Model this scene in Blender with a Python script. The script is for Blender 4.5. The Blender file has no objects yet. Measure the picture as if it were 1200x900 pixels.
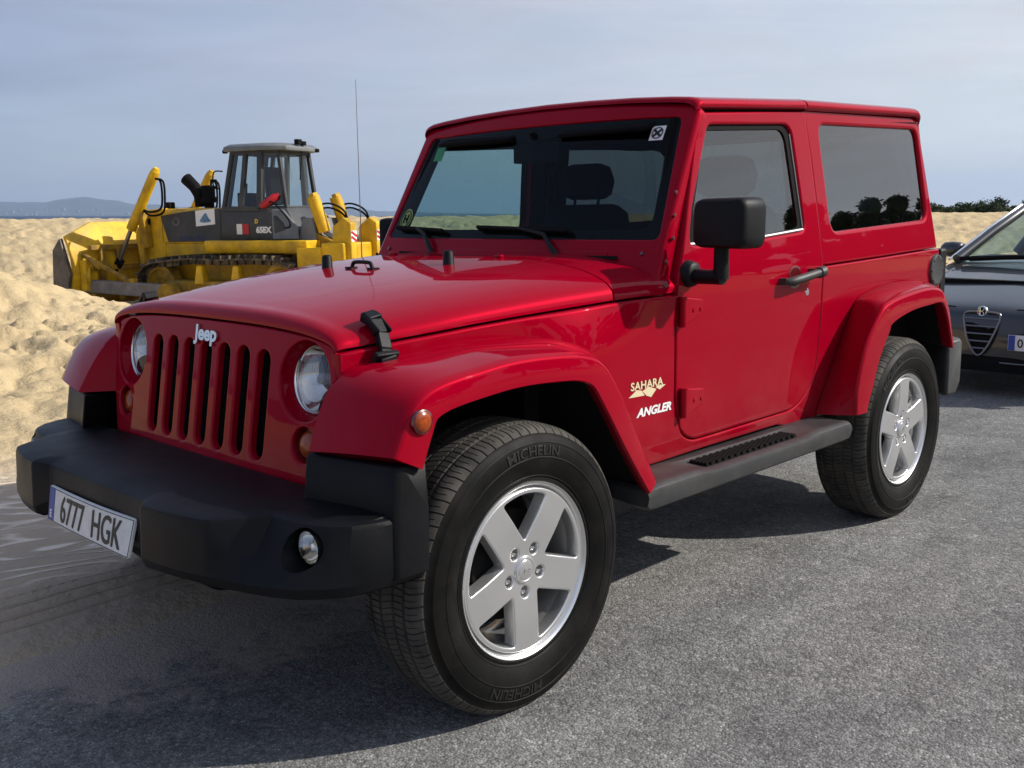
import bpy, bmesh, math, random
from mathutils import Vector, Matrix, noise
from mathutils.geometry import delaunay_2d_cdt
rnd = random.Random(7)
R = math.radians
S = bpy.context.scene
HAZE = 1e-4
COL = S.collection

# ------------------------------------------------------------ camera
CAM = Vector((1.918, 2.70825, 1.34937)); YAW, PIT, ROL = 3.912194, -0.165331, -0.013716
fw = Vector((math.cos(PIT)*math.cos(YAW), math.cos(PIT)*math.sin(YAW), math.sin(PIT)))
rt = fw.cross(Vector((0, 0, 1))).normalized(); up = rt.cross(fw)
rt2 = rt*math.cos(ROL) + up*math.sin(ROL); up2 = -rt*math.sin(ROL) + up*math.cos(ROL)
cd = bpy.data.cameras.new('camera'); co = bpy.data.objects.new('camera', cd); COL.objects.link(co)
m = Matrix((rt2, up2, -fw)).transposed().to_4x4(); m.translation = CAM
co.matrix_world = m
cd.sensor_width = 36; cd.lens = 1.18942*36*1000/1200
cd.clip_start = 0.05; cd.clip_end = 60000
S.camera = co

# ------------------------------------------------------------ light
SUN_EL, SUN_DIR = 34.6, Vector((-1.05, 1.0, 1.0)).normalized()
w = bpy.data.worlds.new('World'); S.world = w; w.use_nodes = True
nt = w.node_tree; nt.nodes.clear()
out = nt.nodes.new('ShaderNodeOutputWorld'); bg = nt.nodes.new('ShaderNodeBackground')
sky = nt.nodes.new('ShaderNodeTexSky'); sky.sky_type = 'NISHITA'; sky.sun_disc = False
sky.sun_elevation = R(SUN_EL); sky.sun_rotation = math.atan2(SUN_DIR.x, SUN_DIR.y)
sky.altitude = 0; sky.air_density = 1.0; sky.dust_density = .5; sky.ozone_density = 2.0
# thin high cloud: a soft veil over the blue, streaked, laid out by sky direction
tc = nt.nodes.new('ShaderNodeTexCoord')
mp = nt.nodes.new('ShaderNodeMapping'); mp.inputs['Scale'].default_value = (1.2, 1.2, 5.0)
nz = nt.nodes.new('ShaderNodeTexNoise'); nz.inputs['Scale'].default_value = 3.0; nz.inputs['Detail'].default_value = 6; nz.inputs['Roughness'].default_value = .55
rp = nt.nodes.new('ShaderNodeValToRGB'); rp.color_ramp.elements[0].position = .34; rp.color_ramp.elements[1].position = .66; rp.color_ramp.elements[0].color = (.66, .66, .66, 1); rp.color_ramp.elements[1].color = (1, 1, 1, 1)
mx = nt.nodes.new('ShaderNodeMixRGB'); mx.inputs['Color2'].default_value = (4.25, 4.42, 5.1, 1)
ml = nt.nodes.new('ShaderNodeMath'); ml.operation = 'MULTIPLY'; ml.inputs[1].default_value = 1.0
L = nt.links.new
L(tc.outputs['Generated'], mp.inputs['Vector']); L(mp.outputs['Vector'], nz.inputs['Vector'])
sz = nt.nodes.new('ShaderNodeSeparateXYZ'); L(tc.outputs['Generated'], sz.inputs[0])      # the veil thins out overhead
ev = nt.nodes.new('ShaderNodeMapRange'); ev.interpolation_type = 'SMOOTHSTEP'; ev.inputs['From Min'].default_value = .22; ev.inputs['From Max'].default_value = .62; ev.inputs['To Min'].default_value = 1.0; ev.inputs['To Max'].default_value = .55
L(sz.outputs['Z'], ev.inputs['Value']); L(ev.outputs[0], ml.inputs[1])
L(nz.outputs['Fac'], rp.inputs['Fac']); L(rp.outputs['Color'], ml.inputs[0]); L(ml.outputs[0], mx.inputs['Fac'])
# haze is brighter towards the sun's side of the sky
dt = nt.nodes.new('ShaderNodeVectorMath'); dt.operation = 'DOT_PRODUCT'; dt.inputs[1].default_value = Vector((SUN_DIR.x, SUN_DIR.y, 0)).normalized()
L(tc.outputs['Generated'], dt.inputs[0])
az = nt.nodes.new('ShaderNodeMapRange'); az.inputs['From Min'].default_value = -.5; az.inputs['From Max'].default_value = .6; az.inputs['To Min'].default_value = .88; az.inputs['To Max'].default_value = 1.12
L(dt.outputs['Value'], az.inputs['Value'])
vc = nt.nodes.new('ShaderNodeMixRGB'); vc.blend_type = 'MULTIPLY'; vc.inputs['Fac'].default_value = 1; vc.inputs['Color1'].default_value = (4.25, 4.42, 5.1, 1)
cb = nt.nodes.new('ShaderNodeMapRange'); cb.inputs['From Min'].default_value = .88; cb.inputs['From Max'].default_value = 1.12
cr = nt.nodes.new('ShaderNodeMixRGB'); cr.inputs['Color1'].default_value = (.50, .56, .73, 1); cr.inputs['Color2'].default_value = (1.36, 1.29, 1.12, 1)
L(az.outputs[0], cb.inputs['Value']); L(cb.outputs[0], cr.inputs['Fac']); mp2 = nt.nodes.new('ShaderNodeMapping'); mp2.inputs['Scale'].default_value = (1, 1, 6); mp2.inputs['Rotation'].default_value = (.12, .05, .3)
wz = nt.nodes.new('ShaderNodeTexNoise'); wz.inputs['Scale'].default_value = 4.2; wz.inputs['Detail'].default_value = 7; wz.inputs['Roughness'].default_value = .58; wz.inputs['Distortion'].default_value = .6
wr = nt.nodes.new('ShaderNodeMapRange'); wr.inputs['From Min'].default_value = .34; wr.inputs['From Max'].default_value = .68; wr.inputs['To Min'].default_value = .93; wr.inputs['To Max'].default_value = 1.10
wm2 = nt.nodes.new('ShaderNodeMixRGB'); wm2.blend_type = 'MULTIPLY'; wm2.inputs['Fac'].default_value = 1
L(tc.outputs['Generated'], mp2.inputs['Vector']); L(mp2.outputs[0], wz.inputs['Vector']); L(wz.outputs['Fac'], wr.inputs['Value'])
L(cr.outputs[0], wm2.inputs['Color1']); L(wr.outputs[0], wm2.inputs['Color2'])
L(wm2.outputs[0], vc.inputs['Color2']); L(vc.outputs[0], mx.inputs['Color2'])
L(sky.outputs['Color'], mx.inputs['Color1']); L(mx.outputs['Color'], bg.inputs['Color'])
bg.inputs['Strength'].default_value = .128
L(bg.outputs['Background'], out.inputs['Surface'])
sd = bpy.data.lights.new('sun', 'SUN'); so = bpy.data.objects.new('sun', sd); COL.objects.link(so)
sd.energy = 4.9; sd.angle = R(.6); sd.color = (1, .95, .87)
so.rotation_euler = SUN_DIR.to_track_quat('Z', 'Y').to_euler(); so.location = (-10, 10, 20)
vs = S.view_settings
vs.view_transform = 'Standard'; vs.look = 'None'; vs.gamma = 1; vs.use_curve_mapping = False
vs.exposure = 0.2

# ------------------------------------------------------------ materials
def mat(name, col, rough=.5, metal=0., coat=0., coat_rough=.03, spec=.5, var=0., vscale=8., bump=0., bscale=200., rvar=0., emit=None):
    m = bpy.data.materials.new(name); m.use_nodes = True
    n = m.node_tree.nodes; l = m.node_tree.links; b = n['Principled BSDF']
    b.inputs['Base Color'].default_value = (*col, 1); b.inputs['Roughness'].default_value = rough
    b.inputs['Metallic'].default_value = metal; b.inputs['Specular IOR Level'].default_value = spec
    b.inputs['Coat Weight'].default_value = coat; b.inputs['Coat Roughness'].default_value = coat_rough
    t = n.new('ShaderNodeTexCoord')
    if var or rvar:
        z = n.new('ShaderNodeTexNoise'); z.inputs['Scale'].default_value = vscale; z.inputs['Detail'].default_value = 8; z.inputs['Roughness'].default_value = .62
        l.new(t.outputs['Object'], z.inputs['Vector'])
    if var:
        r = n.new('ShaderNodeValToRGB'); r.color_ramp.elements[0].position = .3; r.color_ramp.elements[1].position = .72
        r.color_ramp.elements[0].color = (*[max(0, c*(1-var)) for c in col], 1); r.color_ramp.elements[1].color = (*[min(1, c*(1+var)) for c in col], 1)
        l.new(z.outputs['Fac'], r.inputs['Fac']); l.new(r.outputs['Color'], b.inputs['Base Color'])
    if rvar:
        q = n.new('ShaderNodeMapRange'); q.inputs['From Min'].default_value = .3; q.inputs['From Max'].default_value = .7
        q.inputs['To Min'].default_value = max(0, rough-rvar); q.inputs['To Max'].default_value = min(1, rough+rvar)
        l.new(z.outputs['Fac'], q.inputs['Value']); l.new(q.outputs['Result'], b.inputs['Roughness'])
    if bump:
        z2 = n.new('ShaderNodeTexNoise'); z2.inputs['Scale'].default_value = bscale; z2.inputs['Detail'].default_value = 3
        l.new(t.outputs['Object'], z2.inputs['Vector'])
        bp = n.new('ShaderNodeBump'); bp.inputs['Strength'].default_value = bump; bp.inputs['Distance'].default_value = .002
        l.new(z2.outputs['Fac'], bp.inputs['Height']); l.new(bp.outputs['Normal'], b.inputs['Normal'])
    return m

def glass(name, tint, refl=(1, 1, 1), f0=.05, veil=0., veil_col=(.5, .5, .5)):
    m = bpy.data.materials.new(name); m.use_nodes = True
    n = m.node_tree.nodes; l = m.node_tree.links; n.clear()
    o = n.new('ShaderNodeOutputMaterial'); tr = n.new('ShaderNodeBsdfTransparent'); gl = n.new('ShaderNodeBsdfGlossy'); mix = n.new('ShaderNodeMixShader')
    tr.inputs['Color'].default_value = (*tint, 1); gl.inputs['Color'].default_value = (*refl, 1); gl.inputs['Roughness'].default_value = 0.004
    lw = n.new('ShaderNodeLayerWeight'); lw.inputs['Blend'].default_value = .5
    p = n.new('ShaderNodeMath'); p.operation = 'POWER'; p.inputs[1].default_value = 5
    q = n.new('ShaderNodeMapRange'); q.inputs['To Min'].default_value = f0; q.inputs['To Max'].default_value = 1
    l.new(lw.outputs['Facing'], p.inputs[0]); l.new(p.outputs[0], q.inputs['Value']); l.new(q.outputs['Result'], mix.inputs['Fac'])
    base = tr
    if veil:   # dust film
        df = n.new('ShaderNodeBsdfDiffuse'); df.inputs['Color'].default_value = (*veil_col, 1)
        mv = n.new('ShaderNodeMixShader'); t = n.new('ShaderNodeTexCoord'); z = n.new('ShaderNodeTexNoise'); z.inputs['Scale'].default_value = 3; z.inputs['Detail'].default_value = 7
        r = n.new('ShaderNodeMapRange'); r.inputs['To Min'].default_value = veil*.4; r.inputs['To Max'].default_value = veil*1.6
        l.new(t.outputs['Object'], z.inputs['Vector']); l.new(z.outputs['Fac'], r.inputs['Value']); l.new(r.outputs['Result'], mv.inputs['Fac'])
        l.new(tr.outputs[0], mv.inputs[1]); l.new(df.outputs[0], mv.inputs[2]); base = mv
    l.new(base.outputs[0], mix.inputs[1]); l.new(gl.outputs[0], mix.inputs[2]); l.new(mix.outputs[0], o.inputs['Surface'])
    return m

M = {}
M['red'] = mat('red_paint', (.31, .0001, .013), .42, .14, 1, .012, spec=0., var=.05, vscale=1.5)
def dusty(m, amount, ior):      # road dust gathers low on the panels
    n = m.node_tree.nodes; l = m.node_tree.links; b = n['Principled BSDF']; b.inputs['Coat IOR'].default_value = ior
    t = n.new('ShaderNodeTexCoord'); s = n.new('ShaderNodeSeparateXYZ'); l.new(t.outputs['Object'], s.inputs[0])
    r = n.new('ShaderNodeMapRange'); r.interpolation_type = 'SMOOTHSTEP'; r.inputs['From Min'].default_value = .95; r.inputs['From Max'].default_value = .45; r.inputs['To Min'].default_value = .0; l.new(s.outputs['Z'], r.inputs['Value'])
    z = n.new('ShaderNodeTexNoise'); z.inputs['Scale'].default_value = 6; z.inputs['Detail'].default_value = 9; z.inputs['Roughness'].default_value = .7; l.new(t.outputs['Object'], z.inputs['Vector'])
    q = n.new('ShaderNodeMapRange'); q.inputs['From Min'].default_value = .38; q.inputs['From Max'].default_value = .75; q.inputs['To Max'].default_value = amount; l.new(z.outputs['Fac'], q.inputs['Value'])
    f = n.new('ShaderNodeMath'); f.operation = 'MULTIPLY'; l.new(r.outputs[0], f.inputs[0]); l.new(q.outputs[0], f.inputs[1])
    mx_ = n.new('ShaderNodeMixRGB'); mx_.inputs['Color2'].default_value = (.34, .27, .20, 1); src = b.inputs['Base Color'].links[0].from_socket; l.new(src, mx_.inputs['Color1']); l.new(f.outputs[0], mx_.inputs['Fac']); l.new(mx_.outputs[0], b.inputs['Base Color'])
    c = n.new('ShaderNodeMapRange'); c.inputs['To Min'].default_value = .004; c.inputs['To Max'].default_value = .016; l.new(z.outputs['Fac'], c.inputs['Value']); l.new(c.outputs[0], b.inputs['Coat Roughness'])
    # slight waviness of pressed panels and orange peel in the lacquer
    w1 = n.new('ShaderNodeTexNoise'); w1.inputs['Scale'].default_value = 4; w1.inputs['Detail'].default_value = 1; l.new(t.outputs['Object'], w1.inputs['Vector'])
    w2 = n.new('ShaderNodeTexNoise'); w2.inputs['Scale'].default_value = 420; w2.inputs['Detail'].default_value = 1; l.new(t.outputs['Object'], w2.inputs['Vector'])
    wm_ = n.new('ShaderNodeMath'); wm_.operation = 'MULTIPLY_ADD'; wm_.inputs[1].default_value = .0008; l.new(w2.outputs['Fac'], wm_.inputs[0]); l.new(w1.outputs['Fac'], wm_.inputs[2])
    bp_ = n.new('ShaderNodeBump'); bp_.inputs['Strength'].default_value = .25; bp_.inputs['Distance'].default_value = .004; l.new(wm_.outputs[0], bp_.inputs['Height']); l.new(bp_.outputs[0], b.inputs['Coat Normal'])
dusty(M['red'], .10, 1.22)
M['black_plastic'] = mat('black_plastic', (.0032, .0037, .005), .46, spec=.22, var=.25, vscale=5, bump=.35, bscale=600, rvar=.08)
M['grey_plastic'] = mat('grey_plastic', (.030, .031, .033), .5, spec=.45, var=.2, vscale=6, bump=.3, bscale=600, rvar=.08)
M['black'] = mat('matt_black', (.006, .006, .006), .85, spec=.15)
M['interior'] = mat('interior_dark', (.004, .004, .0045), .85, spec=.12)
M['seat'] = mat('seat_cloth', (.005, .005, .006), .9, spec=.12, var=.3, vscale=60)
M['rubber'] = mat('tyre_rubber', (.0036, .0036, .0036), .58, spec=.14, var=.3, vscale=9, rvar=.1, bump=.3, bscale=350)
M['tread'] = mat('tread_rubber', (.050, .047, .043), .8, spec=.3, var=.5, vscale=14)
M['tyre_text'] = mat('tyre_lettering', (.012, .012, .012), .4)
M['alloy'] = mat('painted_alloy', (.78, .78, .78), .28, .85, .3, .05)
M['alloy_dark'] = mat('alloy_barrel', (.30, .30, .30), .4, .8)
M['chrome'] = mat('chrome', (.80, .80, .80), .08, 1)
M['steel'] = mat('dull_steel', (.25, .25, .26), .45, .9)
M['white'] = mat('white_print', (.80, .80, .80), .45)
M['offwhite'] = mat('plate_white', (.74, .73, .70), .5, var=.12, vscale=30)
M['plate_blue'] = mat('plate_blue', (.02, .06, .32), .45)
M['ink'] = mat('plate_ink', (.015, .015, .015), .5)
M['beige'] = mat('badge_beige', (.70, .60, .38), .5)
M['amber'] = mat('amber_lens', (.30, .045, .003), .25, coat=.25, var=.35, vscale=60)
M['amber_core'] = mat('amber_core', (.9, .25, .03), .2, coat=1)
M['bezel'] = mat('lamp_bezel', (.10, .002, .005), .3, coat=1)
M['green'] = mat('green_sticker', (.02, .22, .08), .5)
M['lime'] = mat('lime_sticker', (.25, .32, .10), .5)
M['redlens'] = mat('red_lens', (.3, .01, .01), .15, coat=1)
M['reflector'] = mat('lamp_reflector', (.80, .78, .74), .10, 1, bump=.2, bscale=60)
M['windscreen'] = glass('windscreen_glass', (.62, .76, .77), f0=.014)
M['sideglass'] = glass('side_glass', (.44, .58, .57), f0=.13)
M['privacy'] = glass('privacy_glass', (.09, .10, .10), f0=.17)
M['clear'] = glass('lamp_glass', (.93, .94, .95), f0=.06)

def grime(m, col, amount, sc, lo=.45, hi=.70):
    n = m.node_tree.nodes; l = m.node_tree.links; b = n['Principled BSDF']
    t = n.new('ShaderNodeTexCoord'); z = n.new('ShaderNodeTexNoise'); z.inputs['Scale'].default_value = sc; z.inputs['Detail'].default_value = 10; z.inputs['Roughness'].default_value = .72; l.new(t.outputs['Object'], z.inputs['Vector'])
    q = n.new('ShaderNodeMapRange'); q.inputs['From Min'].default_value = lo; q.inputs['From Max'].default_value = hi; q.inputs['To Max'].default_value = amount; l.new(z.outputs['Fac'], q.inputs['Value'])
    x = n.new('ShaderNodeMixRGB'); x.inputs['Color2'].default_value = (*col, 1); i = b.inputs['Base Color']
    if i.links: l.new(i.links[0].from_socket, x.inputs['Color1'])
    else: x.inputs['Color1'].default_value = i.default_value
    l.new(q.outputs[0], x.inputs['Fac']); l.new(x.outputs[0], i)
grime(M['rubber'], (.05, .043, .035), .22, 7); grime(M['tread'], (.13, .11, .085), .4, 9); grime(M['grey_plastic'], (.10, .09, .075), .3, 9)
# ------------------------------------------------------------ mesh helpers
def link(o, parent=None):
    COL.objects.link(o)
    if parent is not None: o.parent = parent
    return o

class MB:
    """collects faces, then links them as one mesh object"""
    def __init__(s): s.v = []; s.f = []; s.m = []; s.cur = 0
    def add(s, V, F):
        k = len(s.v); s.v += [tuple(p) for p in V]; s.f += [tuple(i+k for i in q) for q in F]; s.m += [s.cur]*len(F); return s
    def box(s, c, d, rot=None, taper=None):
        cx, cy, cz = c; x, y, z = d[0]/2, d[1]/2, d[2]/2
        V = [Vector((sx*x, sy*y, sz*z)) for sz in (-1, 1) for sy in (-1, 1) for sx in (-1, 1)]
        if taper:
            for p in V:
                if p.z > 0: p.x *= taper[0]; p.y *= taper[1]
        if rot is not None: V = [rot @ p for p in V]
        V = [(p.x+cx, p.y+cy, p.z+cz) for p in V]
        return s.add(V, [(0, 2, 3, 1), (4, 5, 7, 6), (0, 1, 5, 4), (2, 6, 7, 3), (0, 4, 6, 2), (1, 3, 7, 5)])
    def bar(s, a, b, wd, hg, upv=(0, 0, 1)):
        a, b = Vector(a), Vector(b); d = (b-a); ln = d.length; d.normalize()
        x = d.cross(Vector(upv)); x = x.normalized() if x.length > 1e-4 else Vector((1, 0, 0)); z = x.cross(d)
        V = []
        for p in (a, b):
            for q in ((-1, -1), (1, -1), (1, 1), (-1, 1)): V.append(p + x*wd/2*q[0] + z*hg/2*q[1])
        return s.add(V, [(3, 2, 1, 0), (4, 5, 6, 7), (0, 1, 5, 4), (1, 2, 6, 5), (2, 3, 7, 6), (3, 0, 4, 7)])
    def tube(s, path, r, n=12, cap=True, closed=False):
        P = [Vector(p) for p in path]; k = len(P); rs = r if isinstance(r, (list, tuple)) else [r]*k
        V = []; F = []; prev = None
        for i in range(k):
            if closed: t = P[(i+1) % k]-P[i-1]
            else: t = P[min(i+1, k-1)]-P[max(i-1, 0)]
            t.normalize()
            if prev is None:
                a = Vector((0, 0, 1)) if abs(t.z) < .9 else Vector((1, 0, 0)); x = t.cross(a).normalized()
            else:
                x = (prev - t*prev.dot(t)).normalized()
            prev = x; y = t.cross(x)
            for j in range(n):
                an = 2*math.pi*j/n; V.append(P[i] + x*rs[i]*math.cos(an) + y*rs[i]*math.sin(an))
        for i in range(k if closed else k-1):
            for j in range(n):
                a, b = i*n+j, i*n+(j+1) % n; c, d = ((i+1) % k)*n+(j+1) % n, ((i+1) % k)*n+j
                F.append((a, b, c, d))
        if cap and not closed: F.append(tuple(range(n))[::-1]); F.append(tuple((k-1)*n+j for j in range(n)))
        return s.add(V, F)
    def lathe(s, prof, fmap, n=48, closed=False):
        """prof: (radius, axial); fmap(radius, angle, axial) -> point"""
        V = []; F = []; k = len(prof)
        for i in range(n):
            an = 2*math.pi*i/n
            for (r, a) in prof: V.append(fmap(r, an, a))
        for i in range(n):
            for j in range(k if closed else k-1):
                jj = (j+1) % k; ii = (i+1) % n
                F.append((i*k+j, ii*k+j, ii*k+jj, i*k+jj))
        return s.add(V, F)
    def rows(s, G, closed=False):
        k = len(G[0]); V = [p for g in G for p in g]; F = []
        for i in range(len(G)-1):
            for j in range(k if closed else k-1):
                jj = (j+1) % k; F.append((i*k+j, i*k+jj, (i+1)*k+jj, (i+1)*k+j))
        return s.add(V, F)
    def loft(s, loops, cap=True):
        k = len(loops[0]); s.rows(loops, closed=True)
        if cap:
            s.add(loops[0], [tuple(range(k))[::-1]]); s.add(loops[-1], [tuple(range(k))])
        return s
    def build(s, name, mt, parent=None, ang=35, bevel=0, seg=2, weld=1e-5, recalc=True, subsurf=0):
        me = bpy.data.meshes.new(name)
        bm = bmesh.new()
        vs_ = [bm.verts.new(p) for p in s.v]
        for q, mi in zip(s.f, s.m):
            try: f = bm.faces.new([vs_[i] for i in q]); f.material_index = mi
            except ValueError: pass
        if weld: bmesh.ops.remove_doubles(bm, verts=bm.verts[:], dist=weld)
        bmesh.ops.dissolve_degenerate(bm, dist=1e-7, edges=bm.edges[:])
        if recalc: bmesh.ops.recalc_face_normals(bm, faces=bm.faces[:])
        bm.to_mesh(me); bm.free()
        for t in (mt if isinstance(mt, (list, tuple)) else [mt]): me.materials.append(t)
        me.shade_smooth()
        if ang is not None and ang < 180: me.set_sharp_from_angle(angle=R(ang))
        o = link(bpy.data.objects.new(name, me), parent)
        if bevel:
            b = o.modifiers.new('bevel', 'BEVEL'); b.width = bevel; b.segments = seg; b.limit_method = 'ANGLE'; b.angle_limit = R(40); b.harden_normals = False
            me.set_sharp_from_angle(angle=R(80))
        if subsurf:
            b = o.modifiers.new('sub', 'SUBSURF'); b.levels = subsurf; b.render_levels = subsurf
        return o

def chaikin(P, n=2, closed=True):
    for _ in range(n):
        Q = []; k = len(P)
        if not closed: Q.append(P[0])
        for i in range(k if closed else k-1):
            a, b = P[i], P[(i+1) % k]
            Q.append(tuple(.75*x+.25*y for x, y in zip(a, b))); Q.append(tuple(.25*x+.75*y for x, y in zip(a, b)))
        if not closed: Q.append(P[-1])
        P = Q
    return P
def area(P): return .5*sum(P[i-1][0]*P[i][1]-P[i][0]*P[i-1][1] for i in range(len(P)))
def ccw(P): return list(P) if area(P) > 0 else list(P)[::-1]
def roundpoly(P, r, n=5):
    """polygon with its corners rounded; r one radius or one per corner"""
    k = len(P); out = []
    for i in range(k):
        p = Vector(P[i]); a = Vector(P[i-1]); b = Vector(P[(i+1) % k]); ri = r[i] if isinstance(r, (list, tuple)) else r
        u = (a-p); v = (b-p); lu, lv = u.length, v.length
        if ri <= 1e-6: out.append(tuple(p)); continue
        u.normalize(); v.normalize(); an = u.angle(v); d = min(ri/math.tan(an/2), lu*.48, lv*.48)
        p0, p1 = p+u*d, p+v*d
        for j in range(n+1):
            t = j/n; q = p0*(1-t)**2 + p*2*t*(1-t) + p1*t*t; out.append(tuple(q))
    return out
def dense(P, step, closed=True):
    Q = []
    for i in range(len(P) if closed else len(P)-1):
        a, b = P[i], P[(i+1) % len(P)]; d = math.dist(a, b); n = max(1, int(math.ceil(d/step)))
        for j in range(n): Q.append(tuple(x+(y-x)*j/n for x, y in zip(a, b)))
    if not closed: Q.append(tuple(P[-1]))
    return Q
def offs(P, d):
    """move a counter-clockwise polygon inwards by d"""
    k = len(P); Q = []
    for i in range(k):
        a, p, b = Vector(P[i-1]), Vector(P[i]), Vector(P[(i+1) % k])
        u = (p-a); v = (b-p)
        if u.length < 1e-9: u = v
        if v.length < 1e-9: v = u
        n1 = Vector((-u.y, u.x)).normalized(); n2 = Vector((-v.y, v.x)).normalized()
        s_ = (n1+n2)
        if s_.length < 1e-6: s_ = n1
        s_.normalize(); c_ = max(.45, s_.dot(n1)); Q.append(tuple(p+s_*(d/c_)))
    return Q
def inside(x, y, P):
    c = False; j = len(P)-1
    for i in range(len(P)):
        xi, yi = P[i]; xj, yj = P[j]
        if (yi > y) != (yj > y) and x < (xj-xi)*(y-yi)/(yj-yi)+xi: c = not c
        j = i
    return c
def segd(x, y, P):
    b = 1e9
    for i in range(len(P)):
        ax, ay = P[i-1]; bx, by = P[i]; dx, dy = bx-ax, by-ay; l = dx*dx+dy*dy
        t = 0 if l < 1e-12 else max(0, min(1, ((x-ax)*dx+(y-ay)*dy)/l)); b = min(b, (x-ax-t*dx)**2+(y-ay-t*dy)**2)
    return math.sqrt(b)
def panel(mb, outline, fmap, thick, r=.006, holes=(), grid=.07, back=False, hole_r=None):
    """a sheet with rounded edges and holes; fmap(u, v, depth) -> point"""
    O = ccw(outline); H = [ccw(h) for h in holes]
    hr = r if hole_r is None else hole_r
    inn = offs(O, r); hin = [offs(h, -hr) for h in H]
    ex = .0022
    in2 = offs(inn, ex) if r > 1e-6 else inn; hi2 = [offs(h, -ex) if hr > 1e-6 else h for h in hin]
    loops = [in2]+hi2
    sup = [(a, b) for a, b in zip([inn]+hin, loops) if a is not b]
    inn_, hin_ = inn, hin; inn, hin = in2, hi2
    pts = []; edges = []
    for Lp in loops:
        k = len(pts); n = len(Lp); pts += [Vector(p) for p in Lp]; edges += [(k+i, k+(i+1) % n) for i in range(n)]
    xs = [p[0] for p in inn]; ys = [p[1] for p in inn]
    nx, ny = int((max(xs)-min(xs))/grid), int((max(ys)-min(ys))/grid)
    for i in range(1, nx+1):
        for j in range(1, ny+1):
            x = min(xs)+(max(xs)-min(xs))*(i-.5*(j % 2)*.999)/(nx+1); y = min(ys)+(max(ys)-min(ys))*j/(ny+1)
            if inside(x, y, inn) and not any(inside(x, y, h) for h in hin) and all(segd(x, y, Lp) > grid*.45 for Lp in loops): pts.append(Vector((x, y)))
    vo, eo, fo, ov, oe, of = delaunay_2d_cdt(pts, edges, [], 0, 1e-6)
    F = []
    for f in fo:
        cx = sum(vo[i].x for i in f)/len(f); cy = sum(vo[i].y for i in f)/len(f)
        if inside(cx, cy, inn) and not any(inside(cx, cy, h) for h in hin): F.append(tuple(f))
    mb.add([fmap(p.x, p.y, 0) for p in vo], F)
    if back: mb.add([fmap(p.x, p.y, thick) for p in vo], [f[::-1] for f in F])
    for a_, b_ in sup: mb.rows([[fmap(p[0], p[1], 0) for p in b_], [fmap(p[0], p[1], 0) for p in a_]], closed=True)
    inn, hin = inn_, hin_
    for Lp, full, rr, sg in [(inn, O, r, 1)]+[(a, b, hr, -1) for a, b in zip(hin, H)]:
        rings = [[fmap(p[0], p[1], 0) for p in Lp]]
        if rr > 1e-6:
            for t in (30, 60):
                o_ = offs(full, sg*rr*(1-math.sin(R(t)))); rings.append([fmap(p[0], p[1], rr*(1-math.cos(R(t)))) for p in o_])
        rings.append([fmap(p[0], p[1], rr) for p in full]); rings.append([fmap(p[0], p[1], thick) for p in full])
        if back: rings.append([fmap(p[0], p[1], thick) for p in Lp])
        mb.rows(rings, closed=True)
    return mb
def smooth_path(P, n):
    """Catmull-Rom through points, n samples per span"""
    P = [Vector(p) for p in P]; Q = []
    for i in range(len(P)-1):
        p0 = P[max(i-1, 0)]; p1 = P[i]; p2 = P[i+1]; p3 = P[min(i+2, len(P)-1)]
        for j in range(n):
            t = j/n; Q.append(.5*((2*p1)+(p2-p0)*t+(2*p0-5*p1+4*p2-p3)*t*t+(3*p1-p0-3*p2+p3)*t**3))
    Q.append(P[-1]); return Q
def interp(x, T):
    """piecewise linear through sorted (x, y...)"""
    if x <= T[0][0]: return T[0][1]
    for a, b in zip(T, T[1:]):
        if x <= b[0]: return a[1]+(b[1]-a[1])*(x-a[0])/(b[0]-a[0])
    return T[-1][1]
def text(name, s, size, mt, fmap, parent=None, depth=.001, bold=0., sx=1., spacing=1., shear=0., sub=0):
    cu = bpy.data.curves.new(name, 'FONT'); cu.body = s; cu.size = size; cu.extrude = depth; cu.offset = bold; cu.align_x = 'CENTER'; cu.align_y = 'CENTER'; cu.space_character = spacing; cu.shear = shear; cu.resolution_u = 4
    t = bpy.data.objects.new(name, cu); COL.objects.link(t); bpy.context.view_layer.update()
    me = bpy.data.meshes.new_from_object(t.evaluated_get(bpy.context.evaluated_depsgraph_get()))
    bpy.data.objects.remove(t); bpy.data.curves.remove(cu)
    if sub:
        bm = bmesh.new(); bm.from_mesh(me); bmesh.ops.triangulate(bm, faces=bm.faces[:])
        for _ in range(sub): bmesh.ops.subdivide_edges(bm, edges=[q for q in bm.edges if q.calc_length() > size*.12], cuts=1, use_grid_fill=True); bmesh.ops.triangulate(bm, faces=bm.faces[:])
        bm.to_mesh(me); bm.free()
    xs = [v.co.x for v in me.vertices]; ys = [v.co.y for v in me.vertices]; mx_, my_ = (max(xs)+min(xs))/2, (max(ys)+min(ys))/2
    for v in me.vertices: v.co = fmap((v.co.x-mx_)*sx, v.co.y-my_, v.co.z+depth)
    me.materials.clear(); me.materials.append(mt); me.name = name
    return link(bpy.data.objects.new(name, me), parent)
def thing(name, label, cat, loc=(0, 0, 0), rz=0, group=None):
    o = bpy.data.objects.new(name, None); COL.objects.link(o); o.location = loc; o.rotation_euler = (0, 0, rz); o.empty_display_size = .3
    o['label'] = label; o['category'] = cat
    if group: o['group'] = group
    return o
def setting(o, kind='structure', label=None, cat=None):
    o['kind'] = kind
    if label: o['label'] = label
    if cat: o['category'] = cat
    return o
def copy_tree(o, parent=None):
    c = o.copy(); COL.objects.link(c)
    if parent is not None: c.parent = parent
    for ch in list(o.children): copy_tree(ch, c)
    return c
def circle(cx, cy, r, n=24, ry=None): return [(cx+r*math.cos(2*math.pi*i/n), cy+(ry or r)*math.sin(2*math.pi*i/n)) for i in range(n)]
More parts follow.
